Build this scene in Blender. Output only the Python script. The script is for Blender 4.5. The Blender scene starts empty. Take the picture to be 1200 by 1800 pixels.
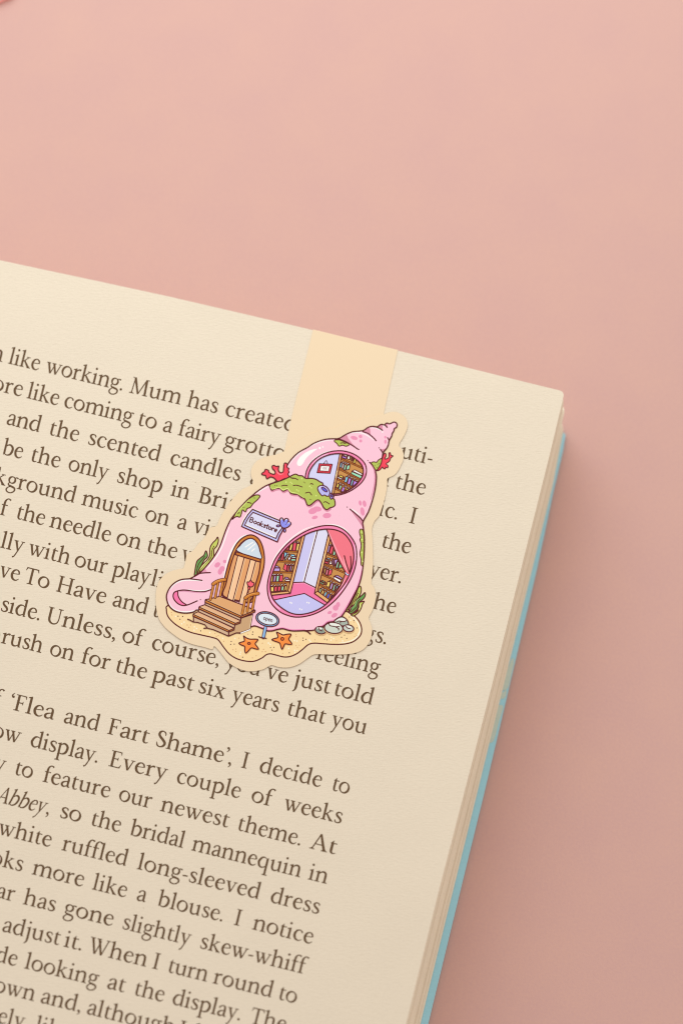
import bpy, math, random
from mathutils import Vector
from mathutils.geometry import tessellate_polygon
random.seed(7)
sc = bpy.context.scene
COL = sc.collection
sc.unit_settings.scale_length = 0.01          # one unit is one centimetre

# ------------------------------------------------------------------ camera
TILT = math.radians(16.0)
DIST = 120.0
FRAME_W = 11.54                                # centimetres across the frame on the page
ZP = 2.10                                      # height of the open page above the table
right = Vector((1, 0, 0))
fwd = Vector((0, math.sin(TILT), -math.cos(TILT)))
up = Vector((0, math.cos(TILT), math.sin(TILT)))
target = Vector((0, 0, ZP))
cam_loc = target - fwd * DIST
cam = bpy.data.cameras.new('camera')
cam_o = bpy.data.objects.new('camera', cam)
COL.objects.link(cam_o)
cam_o.location = cam_loc
cam_o.rotation_euler = (TILT, 0, 0)
cam.sensor_fit = 'HORIZONTAL'
cam.sensor_width = 24
cam.lens = 24 * DIST / FRAME_W
cam.clip_end = 1000
cam.dof.use_dof = True
cam.dof.focus_distance = DIST - 0.4
cam.dof.aperture_fstop = 0.105
sc.camera = cam_o
PX = FRAME_W / 1200.0 / DIST                   # tangent per traced unit

def P(x, y, z):
    """Point of the plane at height z met by the sight line of traced position x, y (1200 x 1800 grid)."""
    d = fwd + right * ((x - 600) * PX) + up * ((900 - y) * PX)
    return cam_loc + d * ((z - cam_loc.z) / d.z)

# ------------------------------------------------------------------ light
w = bpy.data.worlds.new('World'); sc.world = w; w.use_nodes = True
w.node_tree.nodes['Background'].inputs[0].default_value = (1.0, 0.89, 0.80, 1)
w.node_tree.nodes['Background'].inputs[1].default_value = 0.79
def lamp(name, loc, aim, size, power, col):
    l = bpy.data.lights.new(name, 'AREA'); l.shape = 'DISK'; l.size = size; l.energy = power; l.color = col
    o = bpy.data.objects.new(name, l); COL.objects.link(o); o.location = loc
    o.rotation_euler = (Vector(aim) - Vector(loc)).to_track_quat('-Z', 'Y').to_euler()
    return o
lamp('window_light', (-2, 24, 23), (-2, 6, 2), 34, 7400, (0.90, 0.99, 1.0))
sc.view_settings.view_transform = 'Standard'
sc.view_settings.look = 'None'
sc.view_settings.exposure = 0.0
sc.view_settings.gamma = 1.0
sc.cycles.filter_width = 1.15

# ------------------------------------------------------------------ materials
def lin(c):
    return tuple(((v / 255) / 12.92 if v / 255 <= 0.04045 else ((v / 255 + 0.055) / 1.055) ** 2.4) for v in c)
INK_GAIN = 0.89
MATS = {}
def flat(c):
    """matt printed ink of one colour"""
    key = tuple(c)
    if key not in MATS:
        m = bpy.data.materials.new('print_%d_%d_%d' % key); m.use_nodes = True
        b = m.node_tree.nodes['Principled BSDF']
        r, g, bl = [v * INK_GAIN for v in lin(c)]
        b.inputs['Base Color'].default_value = (r, g, bl, 1)
        b.inputs['Roughness'].default_value = 0.62
        b.inputs['Specular IOR Level'].default_value = 0.12
        MATS[key] = m
    return MATS[key]

def paper(name, c, mottle=0.03, bump=0.25, scale=(7.0, 26.0), rough=0.85, speck=False, blotch=None, bump_d=0.004):
    m = bpy.data.materials.new(name); m.use_nodes = True
    nt = m.node_tree; N = nt.nodes; L = nt.links
    b = N['Principled BSDF']; b.inputs['Roughness'].default_value = rough
    b.inputs['Specular IOR Level'].default_value = 0.1
    geo = N.new('ShaderNodeNewGeometry')
    mp = N.new('ShaderNodeMapping'); L.new(geo.outputs['Position'], mp.inputs[0])
    mp.inputs['Scale'].default_value = (scale[0], scale[1], scale[0]); mp.inputs['Rotation'].default_value = (0, 0, math.radians(6))
    n1 = N.new('ShaderNodeTexNoise'); n1.inputs['Scale'].default_value = 1.0; n1.inputs['Detail'].default_value = 5; n1.inputs['Roughness'].default_value = 0.65
    L.new(mp.outputs[0], n1.inputs['Vector'])
    n2 = N.new('ShaderNodeTexNoise'); n2.inputs['Scale'].default_value = 0.9; n2.inputs['Detail'].default_value = 4
    L.new(geo.outputs['Position'], n2.inputs['Vector'])
    col = lin(c)
    mix = N.new('ShaderNodeMix'); mix.data_type = 'RGBA'
    add = N.new('ShaderNodeMath'); add.operation = 'MULTIPLY_ADD'; L.new(n1.outputs[0], add.inputs[0]); add.inputs[1].default_value = 0.65
    hlf = N.new('ShaderNodeMath'); hlf.operation = 'MULTIPLY'; L.new(n2.outputs[0], hlf.inputs[0]); hlf.inputs[1].default_value = 0.35
    L.new(hlf.outputs[0], add.inputs[2])
    ramp = N.new('ShaderNodeMapRange'); L.new(add.outputs[0], ramp.inputs[0])
    ramp.inputs[1].default_value = 0.3; ramp.inputs[2].default_value = 0.7
    L.new(ramp.outputs[0], mix.inputs[0])
    lo = [v * (1 - mottle) for v in col]; hi = [v * (1 + mottle) for v in col]
    if blotch:
        lo = [v * q for v, q in zip(lo, blotch)]
    mix.inputs[6].default_value = (*lo, 1); mix.inputs[7].default_value = (*hi, 1)
    out = mix.outputs[2]
    if speck:
        v = N.new('ShaderNodeTexVoronoi'); v.inputs['Scale'].default_value = 1.1; L.new(geo.outputs['Position'], v.inputs['Vector'])
        lt = N.new('ShaderNodeMath'); lt.operation = 'LESS_THAN'; L.new(v.outputs['Distance'], lt.inputs[0]); lt.inputs[1].default_value = 0.014
        mul = N.new('ShaderNodeMath'); mul.operation = 'MULTIPLY'; L.new(lt.outputs[0], mul.inputs[0]); mul.inputs[1].default_value = 0.35
        mx = N.new('ShaderNodeMix'); mx.data_type = 'RGBA'; L.new(mul.outputs[0], mx.inputs[0]); L.new(out, mx.inputs[6]); mx.inputs[7].default_value = (.25, .18, .11, 1)
        out = mx.outputs[2]
    L.new(out, b.inputs['Base Color'])
    bp = N.new('ShaderNodeBump'); bp.inputs['Strength'].default_value = bump; bp.inputs['Distance'].default_value = bump_d
    L.new(n1.outputs[0], bp.inputs['Height']); L.new(bp.outputs[0], b.inputs['Normal'])
    return m
M_PAGE = paper('page_paper', (225, 214, 196), 0.033, 0.8, (11, 36), speck=True, bump_d=0.010)
M_EDGE = paper('page_edges', (240, 231, 214), 0.05, 0.3)
M_EDGE2 = paper('page_edges_darker', (230, 219, 200), 0.05, 0.3)  # slightly darker paper tone, given to leaves at random so page lines show
M_TABLE = paper('pink_table', (206, 167, 156), 0.045, 0.5, (20, 20), blotch=(1.0, 0.99, 1.09), bump_d=0.006)
M_BLUE = paper('blue_cover_card', (164, 220, 238), 0.04, 0.1, rough=0.5)
M_COVERPRINT = paper('cover_cream_print', (196, 214, 206), 0.05, 0.1, rough=0.5)
M_TEXT = flat((106, 82, 58))
M_CARD = flat((242, 220, 188))

# ------------------------------------------------------------------ mesh helpers
def empty(name, loc, label=None, cat=None):
    o = bpy.data.objects.new(name, None); COL.objects.link(o); o.location = loc
    if label: o['label'] = label; o['category'] = cat
    return o

class Mesh:
    """collects flat or solid faces with materials, then links ONE mesh object"""
    def __init__(s): s.v = []; s.f = []; s.m = []; s.mats = []
    def mi(s, m):
        if m not in s.mats: s.mats.append(m)
        return s.mats.index(m)
    def tri(s, pts, m):                       # fill a planar outline
        k = len(s.v); i = s.mi(m)
        s.v += [tuple(p) for p in pts]
        for t in tessellate_polygon([[Vector((p[0], p[1], 0)) for p in pts]]):
            a, b, c = [pts[q] for q in t]
            if (b[0]-a[0])*(c[1]-a[1]) - (b[1]-a[1])*(c[0]-a[0]) < 0: t = (t[0], t[2], t[1])
            s.f.append(tuple(k + q for q in t)); s.m.append(i)
    def quads(s, A, B, m, closed=False):      # strip between two rails
        k = len(s.v); i = s.mi(m); n = len(A)
        s.v += [tuple(p) for p in A] + [tuple(p) for p in B]
        for q in range(n if closed else n - 1):
            r = (q + 1) % n
            s.f.append((k + q, k + r, k + n + r, k + n + q)); s.m.append(i)
    def slab(s, top, thick, m, side=None):    # solid plate: outline on top, sides down
        bot = [(p[0], p[1], p[2] - thick) for p in top]
        s.tri(top, m); s.quads(top, bot, side or m, closed=True); s.tri(bot, m)
    def build(s, name, parent=None):
        me = bpy.data.meshes.new(name); me.from_pydata(s.v, [], s.f)
        for m in s.mats: me.materials.append(m)
        for p, i in zip(me.polygons, s.m): p.material_index = i
        me.update()
        o = bpy.data.objects.new(name, me); COL.objects.link(o)
        if parent:
            o.parent = parent
            t = parent; off = Vector((0, 0, 0))
            while t: off += t.location; t = t.parent
            me.transform(__import__('mathutils').Matrix.Translation(-off))
        return o

def spline(pts, closed=False, n=6):
    """Catmull-Rom through points of any dimension"""
    N = len(pts); out = []
    segs = N if closed else N - 1
    for i in range(segs):
        g = lambda j: pts[j % N] if closed else pts[max(0, min(N - 1, j))]
        p0, p1, p2, p3 = g(i - 1), g(i), g(i + 1), g(i + 2)
        for k in range(n):
            t = k / n
            out.append(tuple(0.5 * ((2 * b) + (-a + c) * t + (2 * a - 5 * b + 4 * c - d) * t * t + (-a + 3 * b - 3 * c + d) * t ** 3)
                             for a, b, c, d in zip(p0, p1, p2, p3)))
    if not closed: out.append(tuple(pts[-1]))
    return out

def rails(c, closed=False):
    """c: list of (x, y, width) -> two rails either side"""
    n = len(c); A = []; B = []
    for i in range(n):
        if closed: a, b = c[i - 1], c[(i + 1) % n]
        else: a, b = c[max(0, i - 1)], c[min(n - 1, i + 1)]
        dx, dy = b[0] - a[0], b[1] - a[1]; l = math.hypot(dx, dy) or 1
        nx, ny = -dy / l, dx / l; h = c[i][2] / 2
        A.append((c[i][0] + nx * h, c[i][1] + ny * h)); B.append((c[i][0] - nx * h, c[i][1] - ny * h))
    return A, B

# ------------------------------------------------------------------ the setting
tb = Mesh()
tb.tri([(-60, -60, 0), (60, -60, 0), (60, 60, 0), (-60, 60, 0)], M_TABLE)
o = tb.build('tabletop'); o['kind'] = 'structure'; o['label'] = 'matt dusty pink table surface'

# ------------------------------------------------------------------ coral pink card cut by the top left corner
cr = Mesh(); M_CORAL = paper('coral_card', (238, 152, 146), 0.03, 0.2)
cr.slab([tuple(P(x, y, 0.10)) for x, y in spline([(28, -18), (6, -2), (-12, 7), (-60, 33), (-160, 60), (-230, 0), (-200, -120), (-60, -160), (60, -110)], True, 8)], 0.09, M_CORAL)
o = cr.build('coral_card'); o['label'] = 'blurred coral pink shape with a rounded edge poking in at the top left corner'; o['category'] = 'card'

# ------------------------------------------------------------------ the book
base = P(500, 1200, 0); base.z = 0
book = empty('open_book', base, 'open paperback book with cream printed pages and a light blue cover', 'book')

TOP_EDGE = [(-330, 395), (-150, 427), (0, 457), (150, 489), (300, 521.5), (425, 550.5), (550, 580), (624, 598), (699, 616), (815, 644.5), (930, 673), (972, 683.3)]
def page_outline(z, dx=0, dy=0):
    pts = [P(x, y, z) for x, y in TOP_EDGE]
    pts += [P(982, 685.6, z), P(988, 688.2, z), P(990.5, 693, z), P(989.6, 699, z)]
    pts += [P(x, y, z) for x, y in ((965.5, 800), (940.5, 900), (864, 1206), (814, 1400), (772, 1563), (715, 1795), (600, 2260))]
    pts += [P(-430, 2010, z)]
    return [(p.x + dx, p.y + dy, p.z) for p in pts]
pg = Mesh(); pg.slab(page_outline(ZP), 0.012, M_PAGE, M_EDGE)
page = pg.build('page', book)

# leaves under the open page: their outline drifts from the top leaf's to the lowest leaf's
ref = page_outline(ZP)
low_px = [(x, y + 62 + (990 - x) * 0.004) for x, y in TOP_EDGE] + [(984, 748.5), (987.5, 751), (989, 756), (988.4, 762)]
low_px += [(968.8, 852), (944.7, 950), (869.3, 1257), (822, 1450), (785, 1600), (736, 1800), (622, 2262), (-430, 2010)]
low = [P(x, y, 0.08) for x, y in low_px]
blk = Mesh(); NL = 72; z_hi = ZP - 0.02; z_lo = 0.08
pitch = (z_hi - z_lo) / NL
wob = 0
for i in range(NL):
    t = (i + 0.5) / NL; z = z_hi - pitch * i
    wob = wob * 0.6 + random.uniform(-0.018, 0.018)
    cy = random.uniform(-0.014, 0.010)
    bump = 0.022 * math.exp(-((t - 0.43) / 0.035) ** 2) - 0.012 * math.exp(-((t - 0.33) / 0.05) ** 2) - 0.03 * math.exp(-((t - 0.75) / 0.12) ** 2)
    pts = []
    for p, q in zip(ref, low):
        near = max(0.0, 1 - abs(p[1] - ref[13][1]) / 1.2) if p[0] > 2.5 else 0.0
        rs = 0 if p[0] < -5 else 1
        pts.append((p[0] + (q.x - p[0]) * t + (wob * (0.35 + 0.65 * (1 - near)) + bump * near) * rs - 0.006, p[1] + (q.y - p[1]) * t + cy * near - 0.004, z))
    blk.slab(pts, pitch * 0.99, M_EDGE2 if random.random() < 0.35 else M_EDGE)
o = blk.build('page_block', book); o['kind'] = 'stuff'

# cover: thin blue card showing beyond the leaves
cz = 0.07
cov = Mesh()
couter = [(993.5, 764), (989, 792), (971.5, 868), (943.5, 1000), (897.5, 1196), (849.5, 1400), (825, 1500), (791, 1640), (752.5, 1800), (640, 2265)]
cov_pts = [tuple(P(x, y, cz)) for x, y in [(-330, 466), (500, 646), (975, 757), (990, 760)] + couter + [(-430, 2060)]]
cov.slab(cov_pts, 0.04, M_BLUE)
cover = cov.build('cover', book)
for outline in ([(899.5, 1158), (903, 1164), (898, 1188), (893, 1208), (885, 1214), (880, 1206), (889, 1184)],
                [(884, 1217), (890, 1214), (887.5, 1226), (879, 1229), (874, 1224)],
                [(884, 1243), (877, 1268), (869, 1298), (862, 1306), (850, 1300), (861, 1262), (868, 1244), (876, 1240)]):
    m = Mesh(); m.tri([tuple(P(x, y, cz + 0.004)) for x, y in spline(outline, True, 5)], M_COVERPRINT); m.build('cover_print', cover)

# ------------------------------------------------------------------ printed text: own serif alphabet, units of one fiftieth of an em
W = 3.15
def foot(x, y=0, l=4.5, r=4.5, w_=W):
    return ('p', [(x-w_/2, y+3.4), (x-w_/2-.7, y+1.6), (x-l, y+1.3), (x-l, y), (x+r, y), (x+r, y+1.3), (x+w_/2+.7, y+1.6), (x+w_/2, y+3.4)])
def cap_(x, y=27.6, l=4.4, r=4.4, w_=W):
    return ('p', [(x+w_/2, y-3.2), (x+w_/2+.7, y-1.5), (x+r, y-1.25), (x+r, y), (x-l, y), (x-l, y-1.25), (x-w_/2-.7, y-1.5), (x-w_/2, y-3.2)])
def flag(x, y): return ('p', [(x+W/2, y-4.5), (x+W/2, y+.5), (x+W/2-.5, y+.6), (x-W/2-3.0, y-1.9), (x-W/2-2.9, y-2.9), (x-W/2, y-3.2), (x-W/2, y-5)])
def st(x, y0, y1, w_=W): return ('l', [(x, y0, w_), (x, y1, w_)])
def sp(*a): return ('s', list(a))
def bar(x0, y0, x1, y1, w_=1.3): return ('l', [(x0, y0, w_), (x1, y1, w_)])
def ser(x0, x1, y): return ('p', [(x0, y-.75), (x1, y-.75), (x1, y+.55), (x0, y+.55)])
def arch(x): return sp((x+.8, 13.6, 1.1), (x+3.8, 17.0, 1.7), (x+7.6, 18.5, 2.3), (x+11, 17.0, 3.0), (x+12.2, 12.8, W), (x+12.2, 1, W))
def ring(cx, cy, rx, ry, wt, wn, tilt=0.25):
    c = []
    for k in range(28):
        a = 2 * math.pi * k / 28; h = abs(math.cos(a + tilt)) ** 1.3
        c.append((cx + rx * math.cos(a), cy + ry * math.sin(a), wn + (wt - wn) * h))
    return ('o', c)
bowl_r = sp((4.5, 13.8, 1.0), (8.3, 17.4, 1.9), (12.6, 18.2, 2.6), (17.0, 14.6, 3.3), (17.6, 9.2, 3.5), (15.4, 3.4, 3.1), (11, .7, 1.8), (7, .9, 1.4), (4.2, 2.8, 1.2))
bowl_l = sp((15.6, 16.4, 1.0), (11.4, 18.4, 1.5), (6.4, 16.8, 2.7), (2.9, 9.6, 3.5), (4.8, 3.3, 3.1), (8.8, .8, 2.1), (12.6, 2.0, 1.5), (15.8, 4.8, 1.0))
rfoot = ('p', [(15.3, 3.5), (15.4, .3), (16.2, -.4), (20.0, .6), (20.0, 1.4), (18.2, 1.6), (17.9, 3.5)])
G = {
'a': (16.8, [sp((3.1, 13.4, 2.6), (4.3, 16.2, 2.0), (7.8, 18.4, 1.4), (11.5, 17.3, 2.5), (12.6, 13.3, 3.1), (12.5, 4.4, 3.1), (13.4, 1.3, 2.3), (16.4, 1.7, .9)),
             sp((12.6, 10.8, 1.0), (8.5, 9.8, 1.5), (4, 7.5, 2.5), (2.7, 4.3, 3.1), (4.2, 1.5, 2.8), (7.2, 1.0, 2.0), (10.6, 2.6, 1.3), (12.6, 4.4, 1.0))]),
'b': (20.9, [st(4.4, 1.8, 28), flag(4.4, 29.2), bowl_r, ('p', [(2.8, 3), (2.8, .2), (3.6, -.3), (6, 2.4)])]),
'c': (16.8, [sp((14.6, 14.4, 2.9), (13.2, 17.0, 1.8), (9.8, 18.4, 1.5), (5.2, 16.2, 2.6), (2.9, 9.6, 3.5), (5.0, 3.2, 3.2), (9.6, .6, 1.9), (13.4, 1.6, 1.3), (15.8, 3.8, .8))]),
'd': (21.4, [bowl_l, st(16.6, 2, 28.4), flag(16.6, 29.4), rfoot]),
'e': (17.0, [bar(3.4, 10.6, 14.8, 12.0, 1.15), sp((15.0, 11.6, 1.8), (13.7, 16.0, 2.3), (9.8, 18.4, 1.5), (5.2, 16.1, 2.6), (2.9, 9.6, 3.5), (5, 3.2, 3.3), (9.4, .6, 2.1), (13.2, 1.6, 1.4), (15.9, 4.2, .8))]),
'f': (12.2, [sp((5, .8, W), (5, 12, W), (5, 20, W), (5.7, 25, 2.7), (8.3, 28.6, 1.7), (11.6, 29.0, 1.8), (14.0, 27.4, 2.9)), bar(.8, 17.7, 11, 17.9, 1.35), foot(5)]),
'g': (18.4, [ring(8.4, 12.6, 5.2, 5.5, 2.9, 1.4), sp((5.3, 8, 1.2), (3.5, 5.2, 1.8), (4.8, 2.9, 2.2), (9.6, 1.6, 2.9), (14.8, .1, 2.6), (16.1, -3.8, 2.3), (13.2, -7.8, 1.7), (8, -9.4, 1.6), (3.4, -7.6, 2.0), (2.2, -4.2, 2.1), (4.4, -.8, 1.5), (7.4, 1.4, 1.2)),
             sp((12, 16.8, 1.2), (15, 17.9, 1.5), (18.2, 17.2, 2.3))]),
'h': (22.6, [st(5, .5, 28), flag(5, 29.2), foot(5, r=4), arch(5), foot(17.2, l=3.9)]),
'i': (10.4, [st(5, .5, 17), flag(5, 18.6), foot(5), ('d', 4.6, 26.2, 2.05)]),
'j': (10.2, [sp((6, 17, W), (6, 6, W), (5.9, -2, W), (4.9, -7, 2.2), (1.7, -10.6, 1.0)), flag(6, 18.6), ('d', 5.4, 26.2, 2.05)]),
'k': (20.6, [st(5, .5, 28), flag(5, 29.2), foot(5, r=4), bar(6, 9.3, 14.2, 17.2, 1.3), ser(11, 17.6, 17.9), ('l', [(8.4, 11.6, 2.2), (16.8, 1, 3.2)]), foot(17, l=3, r=4, w_=2.6)]),
'l': (10.4, [st(5, .5, 28.4), flag(5, 29.4), foot(5)]),
'm': (34.0, [st(5, .5, 17), flag(5, 18.6), foot(5, r=4), arch(5), foot(17.2, l=3.8, r=3.8), arch(17.0), foot(29.2, l=3.9)]),
'n': (22.2, [st(5, .5, 17), flag(5, 18.6), foot(5, r=4), arch(5), foot(17.2, l=3.9)]),
'o': (20.4, [ring(10.0, 9.5, 7.7, 8.8, 3.3, 1.5, 0.35)]),
'p': (21.4, [st(5, -10.4, 16.6), flag(5, 18.6), foot(5, -11.4), ('s', [(x+.5, y, q) for x, y, q in bowl_r[1]])]),
'q': (21.4, [bowl_l, st(16.6, -10.4, 17.6), ('p', [(15, 15), (18.2, 19.2), (18.2, 15)]), foot(16.6, -11.4)]),
'r': (14.8, [st(5, .5, 17), flag(5, 18.6), foot(5), sp((6, 13.4, 1.1), (8.4, 16.3, 1.7), (11, 17.7, 2.3), (13.6, 16.9, 3.0))]),
's': (14.4, [sp((11.9, 14.0, 1.0), (11.5, 16.9, 1.8), (8.0, 18.3, 1.6), (4.6, 17.0, 2.4), (3.6, 14.2, 2.8), (6, 11.1, 3.1), (10.1, 8.2, 3.2), (12.2, 4.8, 2.8), (10.6, 1.7, 2.2), (7, .6, 1.6), (3.6, 1.7, 1.8), (2.6, 5.2, 1.0))]),
't': (12.2, [sp((5, 17.5, W), (4.9, 10, W), (4.9, 4.4, W), (6.2, 1.4, 2.5), (9, .8, 1.6), (11.8, 2.4, .8)), ('p', [(1.0, 17.2), (2.6, 18.2), (5.9, 22.6), (6.5, 22.6), (6.5, 17.2)]), bar(5, 17.8, 11.4, 17.8, 1.35)]),
'u': (22.0, [flag(4.8, 18.6), sp((4.8, 15, W), (4.8, 6.4, W), (6.2, 2.3, 2.9), (9.6, .8, 2.2), (13.2, 1.9, 1.5), (16.6, 4.8, 1.0)), st(16.8, 2, 17), flag(16.8, 18.6), ('p', [(x+.2, y) for x, y in rfoot[1]])]),
'v': (18.6, [('l', [(3.9, 17.9, 3.3), (9.7, .2, 2.7)]), bar(9.9, .8, 15.5, 17.9, 1.4), ser(.4, 7.8, 18.1), ser(12.2, 18.6, 18.1)]),
'w': (28.0, [('l', [(3.8, 17.9, 3.2), (9.5, .2, 2.7)]), bar(9.8, .8, 14.6, 15.8, 1.4), ('l', [(13.2, 17.9, 3.2), (18.9, .2, 2.7)]), bar(19.2, .8, 25, 17.9, 1.4), ser(.3, 7.4, 18.1), ser(9.9, 17, 18.1), ser(21.8, 28.2, 18.1)]),
'x': (19.4, [('l', [(4.2, 17.7, 3.2), (15.6, .8, 3.2)]), bar(14.8, 17.7, 4, .8, 1.4), ser(.8, 8, 18.1), ser(11.6, 18, 18.1), ser(.6, 7.2, .5), ser(12, 19.2, .5)]),
'y': (18.6, [('l', [(3.9, 17.9, 3.3), (10.1, 1.0, 2.4)]), sp((15.6, 17.9, 1.4), (10.4, 3.2, 1.6), (7, -6, 1.7), (5.2, -9.2, 1.7), (2.8, -10.2, 2.6)), ser(.4, 7.8, 18.1), ser(12.4, 18.8, 18.1)]),
'A': (25.4, [bar(3.9, .6, 12.4, 27.6, 1.5), ('l', [(12.2, 28, 2.6), (21.3, .6, 3.4)]), bar(6.8, 9.8, 17.6, 9.8), foot(3.9, l=3.6, r=3.8, w_=1.4), foot(21.3, l=4.4, r=4.2)]),
'B': (21.2, [st(5.6, .6, 27), ser(1, 8, .6), ser(1, 8, 27), sp((6, 26.8, 1.3), (11, 26.6, 1.6), (15.2, 24.2, 2.8), (15.4, 18.8, 2.9), (12, 15.4, 1.6), (6, 14.9, 1.3)), sp((11, 14.9, 1.5), (16.2, 13, 2.6), (18, 8, 3.5), (15.8, 2.6, 2.7), (10.5, .8, 1.5), (5, .7, 1.3))]),
'E': (20.8, [st(5.6, .6, 27), ser(1, 8, .6), ser(1, 8, 27), bar(5, 26.9, 16.8, 26.9), ('p', [(14.2, 27.4), (17.4, 27.4), (17.8, 22.2), (17.0, 22.2), (15.8, 25.6)]), bar(6, 14.6, 13.4, 14.6), ('p', [(13, 17.6), (13.8, 17.6), (13.8, 11.4), (13, 11.4), (12.0, 14.6)]), bar(5, .75, 17, .75, 1.4), ('p', [(14.6, .1), (18.2, .1), (19.8, 6.2), (19, 6.2), (16.8, 2.2)])]),
'F': (18.8, [st(5.6, .6, 27), foot(5.6), ser(1, 8, 27), bar(5, 26.9, 16.4, 26.9), ('p', [(13.8, 27.4), (17.0, 27.4), (17.4, 22.0), (16.6, 22.0), (15.4, 25.6)]), bar(6, 14.4, 13.2, 14.4), ('p', [(12.8, 17.4), (13.6, 17.4), (13.6, 11.2), (12.8, 11.2), (11.8, 14.4)])]),
'H': (27.4, [st(5.6, .6, 27), st(21.6, .6, 27), bar(6, 14.2, 21, 14.2), foot(5.6), foot(21.6), cap_(5.6), cap_(21.6)]),
'I': (11.6, [st(5.8, .6, 27, 3.4), foot(5.8, l=4.8, r=4.8), cap_(5.8, l=4.8, r=4.8)]),
'M': (33.0, [bar(5.6, .6, 7, 27, 1.5), ('l', [(6.8, 27.4, 3.4), (16.4, .8, 2.6)]), bar(16.4, .8, 26.4, 27, 1.5), ('l', [(26.7, 27.2, 3.2), (28.0, .6, 3.2)]), foot(5.6, l=4, r=4, w_=1.5), foot(28, l=4.2, r=4.2), ser(2.8, 7, 27.1), ser(26, 31.4, 27.1)]),
'S': (17.4, [sp((14.0, 20.6, 1.0), (13.2, 25.0, 1.9), (9.2, 27.3, 1.7), (5.2, 25.4, 2.8), (4, 21.0, 3.3), (6.4, 17, 3.5), (11.2, 13, 3.7), (15, 8.4, 3.5), (13.8, 3.3, 3), (9.2, .5, 1.8), (4.6, 2.0, 2.0), (2.6, 7.6, 1.0))]),
'T': (23.0, [st(11.8, .6, 27), foot(11.8, l=5, r=5), bar(2.2, 26.8, 21.6, 26.8, 1.5), ('p', [(5, 27.5), (2, 27.5), (.8, 21.8), (1.7, 21.8), (3.6, 25.6)]), ('p', [(18.8, 27.5), (21.8, 27.5), (22.8, 21.8), (21.9, 21.8), (20, 25.6)])]),
'U': (25.6, [sp((5.6, 27, W), (5.6, 16, W), (5.7, 8.6, W), (7.4, 3.4, 2.9), (12.4, .6, 2.1), (17.8, 2.4, 1.7), (20.2, 8, 1.5), (20.5, 17, 1.5), (20.5, 27, 1.5)), cap_(5.6), cap_(20.5, l=3.8, r=3.8, w_=1.5)]),
'W': (33.4, [('l', [(4.2, 27, 3.3), (11.6, .2, 2.7)]), bar(11.9, .8, 18.2, 24, 1.5), ('l', [(14.6, 27, 3.3), (22, .2, 2.7)]), bar(22.3, .8, 29.6, 27, 1.5), ser(.4, 8.4, 27.1), ser(10.8, 18.6, 27.1), ser(26, 33.2, 27.1)]),
'.': (6.6, [('d', 3.4, 1.9, 2.2)]),
',': (6.8, [('d', 3.4, 2.0, 2.2), sp((4.9, 2.2, 1.6), (5.0, -1.2, 1.5), (2.2, -4.8, .7))]),
'-': (10.6, [('l', [(1.4, 8.3, 1.9), (9.4, 8.9, 1.9)])]),
'>': (6.6, [('d', 3.4, 26.4, 2.1), sp((4.9, 26.6, 1.6), (5.0, 23.2, 1.5), (2.2, 19.8, .7))]),
'<': (6.6, [('d', 3.6, 21.8, 2.1), sp((2.1, 21.6, 1.6), (2.0, 25.0, 1.5), (4.8, 28.4, .7))]),
}
EXT = {}
def glyph_shapes(ch):
    """list of fillable pieces: ('fill', outline) or ('strip', A, B, closed)"""
    res = []
    for op in G[ch][1]:
        if op[0] == 'p': res.append(('fill', op[1]))
        elif op[0] == 'l': A, B = rails([(x, y, q * 1.13 + .16) for x, y, q in op[1]]); res.append(('strip', A, B, False))
        elif op[0] == 's': A, B = rails([(x, y, q * 1.13 + .16) for x, y, q in spline(op[1], False, 4)]); res.append(('strip', A, B, False))
        elif op[0] == 'o': A, B = rails([(x, y, q * 1.13 + .16) for x, y, q in op[1]], True); res.append(('strip', A, B, True))
        elif op[0] == 'd': res.append(('fill', [(op[1] + op[3] * math.cos(k * math.pi / 7), op[2] + op[3] * math.sin(k * math.pi / 7)) for k in range(14)]))
    return res
SHAPES = {c: glyph_shapes(c) for c in G}
for c, shp in SHAPES.items():
    xs = [p[0] for s in shp for r in s[1:] if isinstance(r, list) for p in r]
    EXT[c] = (min(xs), max(xs))
UD = Vector((0.9706, 0.2406)); UD.normalize()          # along the lines of print
VD = Vector((0.2420, -0.9703)); VD.normalize()         # up the letters
def solve_line(a, b):
    return a, b
zt = [0.0]
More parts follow.
